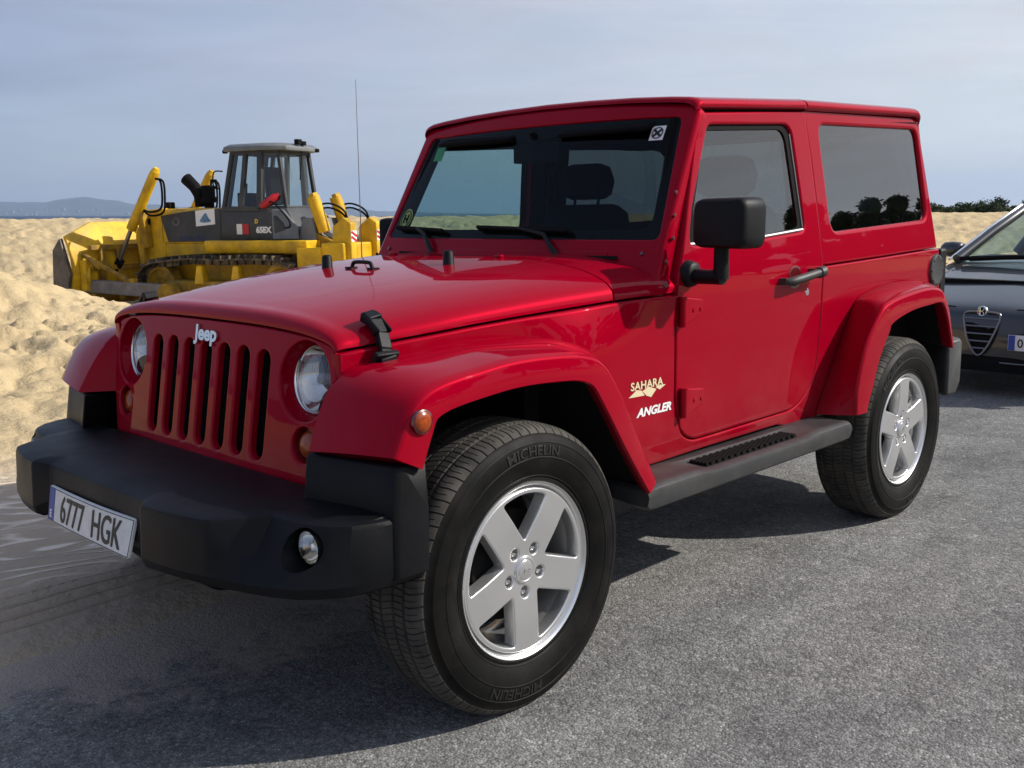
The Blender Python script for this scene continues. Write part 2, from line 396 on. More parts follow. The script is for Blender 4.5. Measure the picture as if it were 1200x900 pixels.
# ============================================================ the place
FX, FY = math.cos(YAW), math.sin(YAW); RX, RY = FY, -FX       # forward and right on the ground
GUP = rt2.cross(fw + up2*(198/1189.4)).normalized()           # true vertical: the road leans a little
def rel(x, y):
    a, b = x-CAM.x, y-CAM.y; return a*FX+b*FY, a*RX+b*RY
def sstep(a, b, x):
    t = max(0, min(1, (x-a)/(b-a))); return t*t*(3-2*t)
N = noise.noise
def n2(x, y, k, o=0.): return N((x*k+o, y*k-o*1.7, o*.37))
def sand_edge(x): return -.50 + .07*n2(x, 0, .9, 3) + .04*n2(x, 0, 3.1, 8) - .03*max(0, x-.6) - .35*max(0, min(4, -x-2.6))
CREST = [0.]
def hsand(x, y):
    CREST[0] = 0.
    e = sand_edge(x) - y
    far_side = y - 9.5
    if e < -.25 and far_side < -.3: CREST[0] = 0.; return -.06
    d, s = rel(x, y); r = math.hypot(d, s); q = s/max(d, .5)
    if far_side >= -.3:
        return -.06 + .16*sstep(-.3, .6, far_side) + .5*sstep(2, 20, far_side) + .08*n2(x, y, .5) + .03*n2(x, y, 2.1)
    h = -.06 + .078*sstep(-.22, .10, e) + .07*sstep(.08, .5, e) + .04*sstep(1., 4, e)
    k = sstep(.12, .55, e)
    # wind ripples beside the road
    rp_ = k*(1-sstep(4.4, 5.6, d)) * (1-.5*sstep(3, 6, d))
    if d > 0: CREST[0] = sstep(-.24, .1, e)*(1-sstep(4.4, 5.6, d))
    if rp_ > 0:
        u_, v_ = x*.93-y*.36, x*.36+y*.93
        h += rp_*.030*(N((u_*1.1, v_*3.4, 4.2))+.3)
    # broad shape: small scarp, the heap on the left, hollow round the dozer, long rise to the crest
    h += .13*sstep(8.2, 8.55, d + .25*n2(x, y, 1.6, 2))*sstep(-2.4, -3.2, s)*(1-sstep(9.5, 12, d))
    h += .92*math.exp(-.5*((s+8.6)/1.75)**2 - .5*((d-14.2)/2.6)**2) + .25*math.exp(-.5*((s+12)/3)**2-.5*((d-13)/3)**2)
    h -= .55*sstep(12.5, 17.5, d)*(1-sstep(24, 34, d)*.95)
    crest = 1.15 - .34*max(-.7, min(.7, q))
    h += crest*sstep(22, 46, d)
    land = sstep(.12, .3, q) if d > 0 else 1
    h -= (1-land)*4.5*sstep(52, 85, d)
    if d < 0: h = min(h, .3)
    # trampled sand
    a = k*(.22 + .78*sstep(4.5, 8, d))*(.25+.75*sstep(.4, 1.6, e))
    if r < 120:
        f = 1/(1+max(0, r-35)/40)
        h += a*f*1.15*(.065*n2(x, y, 1.3, 1) + .06*(abs(n2(x, y, 2.3, 4))-.25)*2 - .11*max(0, n2(x, y, 3.6, 6)-.08) + .022*n2(x, y, 7.5, 7))
        if 4 < d < 40 and s < 2:        # footprints
            gx_, gy_ = math.floor(x/.42), math.floor(y/.42); hs_ = math.sin(gx_*127.1+gy_*311.7)*43758.5453; f1 = hs_-math.floor(hs_); f2 = (hs_*7.13) % 1; f3 = (hs_*3.71) % 1
            if f3 < .72:
                cx_, cy_ = (gx_+.36+.28*f1)*.42, (gy_+.36+.28*f2)*.42; an_ = f1*6.28; ux, uy = (x-cx_)*math.cos(an_)+(y-cy_)*math.sin(an_), -(x-cx_)*math.sin(an_)+(y-cy_)*math.cos(an_)
                q_ = math.hypot(ux/.15, uy/.085)
                if q_ < 1.5: h += a*(.4+.6*f2)*(-.085*max(0, 1-q_*q_) + .028*math.exp(-((q_-1.12)/.2)**2))
        if r > 18: h += a*.10*n2(x, y, .45, 12) + a*.07*n2(x, y, 1.1, 15)
    return h
ang = []; a = -33.
while a < 31: ang.append(a); a += .125
ang = [-180+3*i for i in range(49)] + ang + [31+3*i for i in range(50) if 31+3*i < 180]
rad = [.6, 1.0, 1.4, 1.8]; r_ = 2.0
while r_ < 62: rad.append(r_); r_ *= 1.0048 if 2.6 < r_ < 5.6 else 1.0115
while r_ < 5200: rad.append(r_); r_ *= 1.16
V = []; CR = []
for r_ in rad:
    for a in ang:
        d, s = r_*math.cos(R(a)), r_*math.sin(R(a)); x, y = CAM.x+d*FX+s*RX, CAM.y+d*FY+s*RY
        V.append((x, y, hsand(x, y))); CR.append(CREST[0])
k = len(ang)
F = [(i*k+j, i*k+(j+1) % k, (i+1)*k+(j+1) % k, (i+1)*k+j) for i in range(len(rad)-1) for j in range(k)]
V.append((CAM.x, CAM.y, -.06)); F += [(len(V)-1, (j+1) % k, j) for j in range(k)]
me = bpy.data.meshes.new('ground'); me.from_pydata(V, [], [f[::-1] for f in F]); me.shade_smooth()
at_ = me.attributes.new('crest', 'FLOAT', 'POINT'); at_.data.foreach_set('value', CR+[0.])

def nodes(name):
    m = bpy.data.materials.new(name); m.use_nodes = True; return m, m.node_tree.nodes, m.node_tree.links, m.node_tree.nodes['Principled BSDF']
def tex_noise(n, l, vec, sc, det=6, ro=.6):
    z = n.new('ShaderNodeTexNoise'); z.inputs['Scale'].default_value = sc; z.inputs['Detail'].default_value = det; z.inputs['Roughness'].default_value = ro; l.new(vec, z.inputs['Vector']); return z.outputs['Fac']
def ramp(n, l, fac, stops):
    r = n.new('ShaderNodeValToRGB'); e = r.color_ramp.elements
    while len(e) < len(stops): e.new(.5)
    for q, (p, c) in zip(e, stops): q.position = p; q.color = (*c, 1) if len(c) == 3 else c
    l.new(fac, r.inputs['Fac']); return r.outputs['Color']
def math_(n, l, op, a, b=None, c=None):
    q = n.new('ShaderNodeMath'); q.operation = op
    for i, v in enumerate((a, b, c)):
        if v is None: continue
        if isinstance(v, (int, float)): q.inputs[i].default_value = v
        else: l.new(v, q.inputs[i])
    return q.outputs[0]
def mixc(n, l, fac, a, b, mode='MIX'):
    q = n.new('ShaderNodeMixRGB'); q.blend_type = mode
    for i, v in enumerate((fac, a, b)):
        if isinstance(v, (int, float)): q.inputs[i].default_value = v
        elif isinstance(v, tuple): q.inputs[i].default_value = (*v, 1)
        else: l.new(v, q.inputs[i])
    return q.outputs[0]
m, n, l, b = nodes('sand'); t = n.new('ShaderNodeTexCoord'); P_ = t.outputs['Object']
c = ramp(n, l, tex_noise(n, l, P_, 1.6, 8), [(.28, (.44, .325, .165)), (.5, (.55, .415, .222)), (.72, (.63, .49, .28))])
c = mixc(n, l, .5, c, ramp(n, l, tex_noise(n, l, P_, 260, 2), [(.3, (.31, .23, .13)), (.5, (.52, .40, .235)), (.7, (.72, .59, .39))]))
sx_ = n.new('ShaderNodeSeparateXYZ'); l.new(P_, sx_.inputs[0])
# tyre track pressed along the road edge
ty = math_(n, l, 'ADD', sx_.outputs['Y'], math_(n, l, 'MULTIPLY', math_(n, l, 'SUBTRACT', tex_noise(n, l, P_, .8, 2), .5), .05))
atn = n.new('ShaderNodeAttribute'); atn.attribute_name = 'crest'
# wind ripples: thin crests of coarse pale grains that meander and branch
rm = n.new('ShaderNodeMapping'); rm.vector_type = 'TEXTURE'; rm.inputs['Rotation'].default_value = (0, 0, -.37); rm.inputs['Scale'].default_value = (1/.75, 1/2.5, 1); l.new(P_, rm.inputs['Vector'])
rn = n.new('ShaderNodeTexNoise'); rn.inputs['Scale'].default_value = 1.25; rn.inputs['Detail'].default_value = 2.2; rn.inputs['Roughness'].default_value = .42; rn.inputs['Distortion'].default_value = .25; l.new(rm.outputs[0], rn.inputs['Vector'])
def line_at(lv, wd):
    q = n.new('ShaderNodeMapRange'); q.interpolation_type = 'SMOOTHSTEP'; q.inputs['From Min'].default_value = wd; q.inputs['From Max'].default_value = 0
    l.new(math_(n, l, 'ABSOLUTE', math_(n, l, 'SUBTRACT', rn.outputs['Fac'], lv)), q.inputs['Value']); return q.outputs[0]
crest = math_(n, l, 'MAXIMUM', math_(n, l, 'MAXIMUM', line_at(.39, .019), line_at(.48, .021)), math_(n, l, 'MAXIMUM', line_at(.56, .020), line_at(.65, .019)))
rz_ = n.new('ShaderNodeMapRange'); rz_.inputs['From Min'].default_value = -.82; rz_.inputs['From Max'].default_value = -1.0; l.new(ty, rz_.inputs['Value'])
crest = math_(n, l, 'MULTIPLY', math_(n, l, 'MULTIPLY', crest, atn.outputs['Fac']), rz_.outputs[0])
crest = math_(n, l, 'MULTIPLY', crest, ramp(n, l, tex_noise(n, l, P_, 2.3, 4), [(.34, (.35, .35, .35)), (.55, (1, 1, 1))]))
c = mixc(n, l, math_(n, l, 'MULTIPLY', atn.outputs['Fac'], .75), c, (.46, .375, .31))  # near sand strip: greyer tone of shaded sand mixed into its colour
c = mixc(n, l, math_(n, l, 'MULTIPLY', crest, .8), c, (.95, .84, .70))
l.new(c, b.inputs['Base Color']); b.inputs['Roughness'].default_value = .95; b.inputs['Specular IOR Level'].default_value = .15
tt = math_(n, l, 'ABSOLUTE', math_(n, l, 'MULTIPLY', math_(n, l, 'ADD', ty, .72), 1/.115))
mask = n.new('ShaderNodeMapRange'); mask.inputs['From Min'].default_value = 1.0; mask.inputs['From Max'].default_value = .9; l.new(tt, mask.inputs['Value'])
ts_ = math_(n, l, 'MULTIPLY', math_(n, l, 'ADD', ty, .72), 1/.115)
ribs = math_(n, l, 'POWER', math_(n, l, 'MAXIMUM', math_(n, l, 'COSINE', math_(n, l, 'MULTIPLY', ts_, 2*math.pi/.52)), 0), 4)
lug = math_(n, l, 'GREATER_THAN', math_(n, l, 'SINE', math_(n, l, 'MULTIPLY', sx_.outputs['X'], 2*math.pi/.045)), -.1)
tr_ = math_(n, l, 'SUBTRACT', math_(n, l, 'ADD', ribs, math_(n, l, 'MULTIPLY', lug, .55)), .8)
tr_ = math_(n, l, 'MULTIPLY', tr_, mask.outputs[0])
hb = math_(n, l, 'ADD', math_(n, l, 'ADD', math_(n, l, 'MULTIPLY', tex_noise(n, l, P_, 9, 8, .65), 1.6), math_(n, l, 'MULTIPLY', tex_noise(n, l, P_, 3.2, 5, .6), 3.0)), math_(n, l, 'MULTIPLY', tex_noise(n, l, P_, 130, 3), .12))
hb = math_(n, l, 'ADD', hb, math_(n, l, 'MULTIPLY', tr_, .75))
hb = math_(n, l, 'ADD', hb, math_(n, l, 'MULTIPLY', crest, 1.1))
bp = n.new('ShaderNodeBump'); bp.inputs['Strength'].default_value = .8; bp.inputs['Distance'].default_value = .022; l.new(hb, bp.inputs['Height']); l.new(bp.outputs['Normal'], b.inputs['Normal'])
M['sand'] = m
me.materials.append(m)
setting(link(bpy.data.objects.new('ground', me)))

m, n, l, b = nodes('asphalt'); t = n.new('ShaderNodeTexCoord'); P_ = t.outputs['Object']
vo = n.new('ShaderNodeTexVoronoi'); vo.inputs['Scale'].default_value = 150; l.new(P_, vo.inputs['Vector'])
vo2 = n.new('ShaderNodeTexVoronoi'); vo2.inputs['Scale'].default_value = 52; l.new(P_, vo2.inputs['Vector'])
sv = n.new('ShaderNodeSeparateXYZ'); l.new(vo.outputs['Color'], sv.inputs[0]); sv2 = n.new('ShaderNodeSeparateXYZ'); l.new(vo2.outputs['Color'], sv2.inputs[0])
stone = ramp(n, l, sv.outputs['X'], [(0, (.12, .119, .118)), (.5, (.235, .232, .226)), (.80, (.30, .297, .29)), (.97, (.40, .395, .385)), (1, (.58, .57, .55))])
stone = mixc(n, l, .28, stone, ramp(n, l, sv2.outputs['Y'], [(0, (.10, .10, .10)), (.6, (.23, .23, .225)), (.93, (.34, .335, .32)), (1, (.62, .60, .56))]))
gap = ramp(n, l, vo.outputs['Distance'], [(.25, (1, 1, 1)), (.62, (.68, .68, .68))])
c = mixc(n, l, 1., stone, gap, 'MULTIPLY')
pt = ramp(n, l, tex_noise(n, l, P_, 1.9, 10, .72), [(.50, (0, 0, 0)), (.60, (1, 1, 1))])      # patches where the binder has worn away
c = mixc(n, l, math_(n, l, 'MULTIPLY', pt, .45), c, mixc(n, l, 1., c, ramp(n, l, vo2.outputs['Distance'], [(.15, (1.35, 1.34, 1.32)), (.55, (.42, .42, .42))]), 'MULTIPLY'))
c = mixc(n, l, .9, c, ramp(n, l, tex_noise(n, l, P_, .75, 9, .66), [(.36, (.72, .72, .73)), (.5, (.98, .98, .98)), (.64, (1.18, 1.18, 1.17))]), 'MULTIPLY')
c = mixc(n, l, 1, c, ramp(n, l, tex_noise(n, l, P_, 9, 6, .7), [(.3, (.80, .80, .80)), (.7, (1.12, 1.12, 1.11))]), 'MULTIPLY')
sm_ = n.new('ShaderNodeMapping'); sm_.inputs['Scale'].default_value = (.35, 2.2, 1); l.new(P_, sm_.inputs['Vector'])      # faint lengthwise wear
c = mixc(n, l, 1, c, ramp(n, l, tex_noise(n, l, sm_.outputs[0], 1.6, 8, .65), [(.34, (.84, .84, .85)), (.66, (1.13, 1.13, 1.12))]), 'MULTIPLY')
# sand blown on from the edge, and traces of it under the car
sx_ = n.new('ShaderNodeSeparateXYZ'); l.new(P_, sx_.inputs[0])
e1_ = math_(n, l, 'ADD', sx_.outputs['Y'], math_(n, l, 'MULTIPLY', math_(n, l, 'SUBTRACT', tex_noise(n, l, P_, 1.5, 9, .68), .5), 1.5))
e1_ = math_(n, l, 'ADD', e1_, math_(n, l, 'MULTIPLY', math_(n, l, 'MAXIMUM', math_(n, l, 'SUBTRACT', -2.3, sx_.outputs['X']), 0), .45))
mr = n.new('ShaderNodeMapRange'); mr.inputs['From Min'].default_value = .42; mr.inputs['From Max'].default_value = -.38; mr.inputs['To Max'].default_value = 1.0; l.new(e1_, mr.inputs['Value'])
sf = math_(n, l, 'MULTIPLY', mr.outputs[0], ramp(n, l, math_(n, l, 'ADD', tex_noise(n, l, P_, 14, 8, .7), math_(n, l, 'MULTIPLY', math_(n, l, 'SUBTRACT', mr.outputs[0], .5), .9)), [(.38, (0, 0, 0)), (.60, (1, 1, 1))]))
dust = math_(n, l, 'ADD', sf, math_(n, l, 'MULTIPLY', ramp(n, l, tex_noise(n, l, P_, .7, 7, .6), [(.45, (0, 0, 0)), (.8, (1, 1, 1))]), .06))
c = mixc(n, l, dust, c, (.44, .36, .295))
l.new(c, b.inputs['Base Color']); b.inputs['Roughness'].default_value = .88; b.inputs['Specular IOR Level'].default_value = .3
hh = math_(n, l, 'ADD', math_(n, l, 'MULTIPLY', vo.outputs['Distance'], -.8), math_(n, l, 'MULTIPLY', tex_noise(n, l, P_, 30, 4), .8))
hh = math_(n, l, 'ADD', hh, math_(n, l, 'MULTIPLY', vo2.outputs['Distance'], -.7))
bp = n.new('ShaderNodeBump'); bp.inputs['Strength'].default_value = .55; bp.inputs['Distance'].default_value = .006; l.new(hh, bp.inputs['Height']); l.new(bp.outputs['Normal'], b.inputs['Normal'])
M['asphalt'] = m
mb = MB(); mb.rows([[(x, y, 0) for y in (-.82, 0, 3, 6, 9.45)] for x in range(-80, 61, 10)])
setting(mb.build('road', m))

# sea and the coast across the bay
SEA = CAM - GUP*4.2
E1 = (fw - GUP*fw.dot(GUP)).normalized(); E2 = E1.cross(GUP)
M['sea'] = mat('sea_water', (.012, .035, .085), .55, spec=.25, var=.25, vscale=.01)
mb = MB(); mb.rows([[tuple(SEA + E1*a + E2*b_) for b_ in (-14000, -3000, 0, 3000, 14000)] for a in (-14000, 0, 3000, 8000, 14000)]); setting(mb.build('sea', M['sea']))
M['hill'] = mat('far_hill', (.06, .08, .10), .95, spec=.1, var=.5, vscale=.004)
prof_h = [(-1700, 0), (-1350, 4), (-1050, 11), (-900, 9), (-760, 14), (-640, 16.2), (-600, 15.5), (-540, 14.2), (-513, 19.3), (-493, 20.6), (-473, 18), (-453, 16.2), (-440, 12.6), (-410, 12), (-380, 9), (-330, 11), (-280, 7), (-220, 9), (-178, 7.5), (-160, 5), (-120, 3.5), (-60, 2.0), (0, 1), (120, .5)]
G = []
for i in range(301):
    u = -1700+1820*i/300; hh = interp(u, prof_h) + .7*N((u*.05, 0, 1)) + .4*N((u*.16, 3, 1)); dist = 8200
    b0 = E1*dist + E2*(u/1189*dist); g = []
    for q, back in ((0, 0), (.25, 250), (.6, 600), (.85, 900), (1, 1150), (.3, 2200)):
        p = SEA + b0*(1+back/dist) + GUP*(4.2 + hh/1189*(dist+back))*q*(1+.10*N((u*.03, q*4, 7)) if 0 < q < 1 else 1); g.append(tuple(p))
    G.append(g)
mb = MB(); mb.rows(G); setting(mb.build('hills', M['hill']))
M['town'] = mat('town_walls', (.19, .19, .19), .8)
mb = MB()
for i in range(60):
    u = -600+rnd.random()*480*(rnd.random()*.6+.4); q = rnd.random()**1.6*.42; hgt = interp(u, prof_h); dd = 8200+q*1000
    p = SEA + E1*dd + E2*(u/1189*dd) + GUP*((4.2+hgt/1189*dd)*q+2); wv = 10+rnd.random()*22
    mb.box(tuple(p-E1*20), (wv, wv, 7+rnd.random()*10), Matrix.Rotation(YAW, 3, 'Z'))
setting(mb.build('town', M['town']), 'stuff', 'white specks of a distant town along the foot of the blue hills', 'town')

# scrub: leafy masses
M['leaf'] = mat('scrub_leaf', (.030, .046, .018), .8, spec=.2, var=.6, vscale=.7)
M['leaf2'] = mat('scrub_leaf_light', (.060, .075, .026), .8, spec=.2, var=.4, vscale=.7)
M['bark'] = mat('bark', (.06, .045, .03), .9)
def leaves(mb, c, rx, ry, rz, n_, sz):
    V = []; F = []
    for i in range(n_):
        while 1:
            v = Vector((rnd.uniform(-1, 1), rnd.uniform(-1, 1), rnd.uniform(-.6, 1))); L2 = v.length
            if .25 < L2 < 1: break
        v *= .62+.38*rnd.random(); p = Vector((c[0]+v.x*rx, c[1]+v.y*ry, c[2]+v.z*rz)); s_ = sz*(.5+rnd.random())
        a_ = Vector((rnd.gauss(0, 1), rnd.gauss(0, 1), rnd.gauss(0, .7))).normalized(); b_ = a_.cross(Vector((rnd.gauss(0, 1), rnd.gauss(0, 1), rnd.gauss(0, 1)))).normalized(); q = len(V)
        V += [p-a_*s_, p+b_*s_*.45, p+a_*s_, p-b_*s_*.45]; F.append((q, q+1, q+2, q+3))
    mb.cur = 0 if rnd.random() < .65 else 1; mb.add(V, F); mb.cur = 0
def gp_(d, s): return CAM.x+d*FX+s*RX, CAM.y+d*FY+s*RY
mb = MB()
for i in range(46):
    s_ = 26+11*i/45+rnd.uniform(-.3, .3); d_ = 70+rnd.uniform(-1.2, 1.2); x, y = gp_(d_, s_); hgt = .80*(.70+.75*N((s_*.62, 1, 2))+.25*N((s_*2.1, 4, 2)))*(1-.35*sstep(.88, 1, i/45)); z = hsand(x, y)
    leaves(mb, (x, y, z+hgt*.25), .75, .75, hgt, 230, .10)
    mb.tube([(x, y, z-.1), (x+.05, y, z+hgt*.5)], [.05, .03], 5)
bush = mb.build('scrub_thicket', [M['leaf'], M['leaf2']], None, ang=None, weld=0, recalc=False); setting(bush, 'stuff', 'low dark green thicket along the sand horizon behind the grey car', 'thicket')
mb = MB()
for i in range(64):
    x = -150+162*i/63+rnd.uniform(-1, 1); y = 33+rnd.uniform(-2.5, 4); H_ = 11.8+1.4*N((x*.09, 5, 1))+1.2*N((x*.31, 9, 1))
    for q in range(9):
        t_ = .16+.78*(q+.5)/9; a_ = rnd.random()*6.28; rr = (1.9-1.2*t_)*rnd.uniform(.3, 1); c_ = (x+rr*math.cos(a_), y+rr*math.sin(a_), H_*t_); w0 = rnd.uniform(1.0, 1.5)*(1.25-.5*t_)
        Gs = [[(c_[0]+.8*w0*(1+.5*N((j*1.7, k_*1.3, i+q*9)))*math.sin(R(180*k_/7))*math.cos(R(36*j)), c_[1]+.8*w0*(1+.5*N((j*1.7, k_*1.3, i+q*9)))*math.sin(R(180*k_/7))*math.sin(R(36*j)), c_[2]+.75*w0*(1+.4*N((j*1.1, k_*1.9, i+q*5)))*math.cos(R(180*k_/7))) for j in range(10)] for k_ in range(8)]
        mb.cur = 0; mb.rows(Gs, closed=True)
        leaves(mb, c_, w0*1.12, w0*1.12, w0, 170, .17)
    mb.tube([(x, y, 0), (x+.2, y, H_*.4), (x, y+.1, H_*.75)], [.20, .14, .05], 6)
wood = mb.build('woodland', [M['leaf'], M['leaf2']], None, ang=None, weld=0, recalc=False); setting(wood, 'stuff', 'belt of dark green scrub trees on the far side of the road', 'woodland')
# ============================================================ red off-roader
jeep = thing('off_roader', 'glossy red two-door hardtop off-roader parked half on sand in the foreground', 'car')
YN = [(-.86, .776), (-.55, .752), (-.2, .705), (.1, .675), (.40, .625)]
ZS = [(-.84, 1.086), (-.56, 1.080), (-.04, 1.05), (.26, 1.026), (.40, 1.012)]
ZC = [(-.86, 1.218), (-.58, 1.213), (-.32, 1.196), (0, 1.160), (.15, 1.138), (.30, 1.114), (.355, 1.103)]
def yn(x): return interp(x, YN)
def zs(x): return interp(x, ZS)
def zc(x): return interp(x, ZC)
def yb(x, z):
    """half width of the body at height z"""
    y = .775
    if z < .64: y -= ((.64-z)/.14)**2*.016
    t = max(0, z-1.12); y -= .150*t*t/(t+.05)
    if x > -.86 and z < 1.2:
        a = min(1, max(0, (1.075-z)/.10)); b = min(1, max(0, (-.18-x)/.22)); k = yn(x)+.006
        y = k+(y-k)*a*b
    return y
def side(s, inset=0.):
    return lambda u, v, d: (u, s*(yb(u, v)-inset-d), v)

# ---- body shell: sides with the door openings, cowl, sills
door_edge = [(-.853, 1.09), (-.854, .727), (-.870, .675), (-.897, .612), (-.961, .577), (-1.048, .572), (-1.30, .574), (-1.547, .577), (-1.659, .582), (-1.745, .622), (-1.823, .705), (-1.858, .898), (-1.863, 1.06), (-1.868, 1.128)]
de = [tuple(p) for p in smooth_path(door_edge[1:12], 3)]; de = [door_edge[0]] + de + door_edge[12:]
top_front = [(x, zs(x)-.004) for x in (.40, .2, 0, -.2, -.4, -.56, -.7, -.849)]
arch_f = [(-.75, .527), (-.585, .530), (-.505, .68), (-.43, .80), (-.335, .90), (-.20, .945), (.05, .935), (.25, .915), (.36, .88), (.40, .86)]
arch_r = [(-2.90, .76), (-2.83, .83), (-2.74, .915), (-2.60, .955), (-2.40, .965), (-2.24, .945), (-2.15, .89), (-2.03, .72), (-1.92, .58), (-1.86, .50)]
body_out = [p for p in top_front] + [(x+.002, z) for x, z in de] + [(-2.45, 1.144), (-3.022, 1.162), (-3.045, 1.0), (-3.05, .76)] + arch_r + [(-1.70, .50), (-1.55, .533), (-1.05, .532)] + arch_f
mb = MB()
for s in (1, -1): panel(mb, dense(body_out, .08), side(s), .035, r=.007, grid=.09)
# rear face and tailgate
mb.box((-3.045, 0, .93), (.02, 1.50, .46)); mb.box((-3.062, 0, .88), (.02, 1.30, .50))
# cowl between hood and windshield
def section(x, n=17, drop=0., yk=1., zl=0.):
    Y = yn(x)-.004; z0, z1 = zs(x)+.004, zc(x)-drop; L_ = []
    for i in range(n*2-1):
        ph = -math.pi/2+math.pi*i/(2*n-2)
        L_.append((x, yk*Y*math.copysign(abs(math.sin(ph))**(2/2.9), ph), z0-zl+(z1-z0)*abs(math.cos(ph))**(2/2.35)))
    return L_
mb.rows([section(x) for x in (-.563, -.568, -.65, -.75, -.86)])
mb.rows([[(x, y, z-.02) for x, y, z in section(-.563)], section(-.563)])
body = mb.build('body', M['red'], jeep, ang=40)
# ---- matt black structure seen through gaps, arches and below
mb = MB()
mb.box((-.22, 0, .76), (1.10, .98, .46)); mb.box((-.80, 0, .80), (.04, 1.50, .52)); mb.box((-1.90, 0, .535), (2.24, 1.49, .05))  # first box: engine bay filler, added to stop light leaking through
for s in (1, -1):
    mb.box((-1.30, s*.42, .44), (3.4, .10, .13)); mb.box((-1.1, s*.73, .545), (1.2, .03, .05))
    mb.box((.48, s*.40, .54), (.36, .09, .11))
    mb.box((-.2, s*.60, .74), (.06, .26, .42)); mb.box((-2.44, s*.60, .74), (1.1, .3, .03))
    mb.tube([(0, s*.46, .32), (0, s*.44, .85)], .065, 12); mb.tube([(-2.42, s*.46, .32), (-2.42, s*.44, .75)], .06, 12)
mb.box((-1.9, 0, .40), (.9, .5, .14)); mb.box((-2.9, .1, .45), (.25, .8, .18))
build_ch = mb.build('chassis', M['black'], jeep)
mb = MB()
for x in (0, -2.424):
    mb = MB(); mb.tube([(x, -.66, .39), (x, -.2, .39), (x, .66, .39)], .045, 12)
    mb.lathe([(.02, -.16), (.10, -.12), (.14, 0), (.10, .12), (.02, .16)], lambda r, a, t, x=x: (x+r*math.cos(a), -.12+t, .38+r*math.sin(a)), 20)
    mb.build('axle', M['black'], build_ch)
mb = MB(); mb.tube([(.13, -.60, .40), (.13, .62, .40)], .02, 8); mb.build('tie_rod', M['black'], build_ch)

# ---- hood
mb = MB()
xs = [-.556, -.50, -.40, -.28, -.15, 0, .10, .20, .28, .33, .352]
G = [[(x, y, z-.02) for x, y, z in section(-.555)], ] + [section(x) for x in xs]
for k in range(1, 7):
    t = R(90*k/6); sc = section(.352, drop=.026*(1-math.cos(t)), yk=1-.012*(1-math.cos(t)), zl=.006*(1-math.cos(t)))
    G.append([(.352+.052*math.sin(t), y, z) for x, y, z in sc])
G.append([(.4035, y*.997, z-.009) for x, y, z in G[-1]])
LIP = [(y, z) for x, y, z in G[-1]]
G.append([(.36, y*.985, z-.001) for x, y, z in G[-1]])
mb.rows(G)
hood = mb.build('hood', M['red'], jeep, ang=50)
def hood_z(x, y):
    Y = yn(x)-.004; z0, z1 = zs(x)+.004, zc(x); s_ = min(1, abs(y)/Y)**(2.9/2); return z0+(z1-z0)*math.sqrt(max(0, 1-s_*s_))**(2/2.35)
for (x, y) in ((-.17, -.20), (-.33, .245)):     # rubber windshield stops
    z = hood_z(x, y); mb = MB()
    mb.lathe([(.001, .044), (.012, .043), (.017, .036), (.019, .0), (.021, -.004)], lambda r, a, t: (x+r*math.cos(a), y+r*math.sin(a), z+t), 16)
    mb.build('hood_bumper', M['black_plastic'], hood, ang=50)
z0 = hood_z(-.17, 0)
mb = MB(); mb.tube(smooth_path([(-.17, -.062, z0-.01), (-.17, -.055, z0+.012), (-.17, -.040, z0+.021), (-.17, .030, z0+.021), (-.17, .045, z0+.012), (-.17, .052, z0-.01)], 4), .0065, 8)
mb.box((-.17, -.064, z0+.002), (.03, .030, .006)); mb.box((-.17, .054, z0+.002), (.03, .030, .006))
mb.build('footman_loop', M['black_plastic'], hood, ang=50)
for y in (.28, -.28):
    mb = MB(); zz = hood_z(-.53, y); mb.box((-.53, y, zz+.004), (.02, .03, .012)); mb.build('washer_nozzle', M['red'], hood, bevel=.003)
for s in (1, -1):                              # hood latches
    mb = MB(); P = [(.290, .582, hood_z(.29, .580)+.020), (.285, .612, 1.084), (.287, .640, 1.052), (.297, .664, 1.014), (.303, .672, .988)]
    P = [Vector((x-.008, s*(y+.010), z)) for x, y, z in P]; wd = [.046, .050, .040, .032, .036]
    for i in range(4): mb.bar(P[i], P[i+1]+(P[i+1]-P[i])*.08, (wd[i]+wd[i+1])/2, .020 if i else .026, (s*.0, s*.75, .65))
    a = P[-1]; mb.bar(a+Vector((-.026, s*.008, .002)), a+Vector((.026, s*.008, -.006)), .022, .022)
    q = P[0]; mb.bar(q+Vector((-.020, s*.012, .006)), P[2]+Vector((-.020, s*.014, .004)), .008, .014); mb.bar(q+Vector((.020, s*.012, .006)), P[2]+Vector((.020, s*.014, .004)), .008, .014)
    mb.bar(a+Vector((0, -s*.012, .004)), a+Vector((0, s*.002, -.006)), .075, .05, (0, 0, 1))
    mb.build('hood_latch', M['black_plastic'], jeep, bevel=.004)

# ---- grille
def gmap(u, v, d): return (.4635-(v-.69)*.162-.012*(u/.5)**2-d, u, v)
side_ = [(.617, .90), (.60, .80), (.575, .72), (.555, .655)]
gout = [(y, z-.0065) for y, z in LIP if abs(y) < .610] + [(.615, .99)] + side_ + [(-a, b) for a, b in side_[::-1]] + [(-.615, .99)]
holes = []
for k in range(-3, 4):
    c0 = k*.1; st = [(c0+.031*math.cos(R(a)), (.962 if k in (-3, 3) else .966)+.031*math.sin(R(a))) for a in range(0, 181, 18)] + [(c0+.030*math.cos(R(a)), .722+.030*math.sin(R(a))) for a in range(180, 361, 18)]
    holes.append(dense(st, .035))
for s in (1, -1):
    holes.append(circle(s*.487, .926, .105, 48)); holes.append(circle(s*.507, .760, .047, 28))
mb = MB(); panel(mb, dense(gout, .04), gmap, .021, r=.006, holes=holes, grid=.05)
for hs in (1, -1):                             # bowls round the lamps
    mb.lathe([(.1045, .012), (.101, .024), (.097, .036), (.092, .054)], lambda r, a, t: gmap(hs*.487+r*math.cos(a), .926+r*math.sin(a), t), 48)
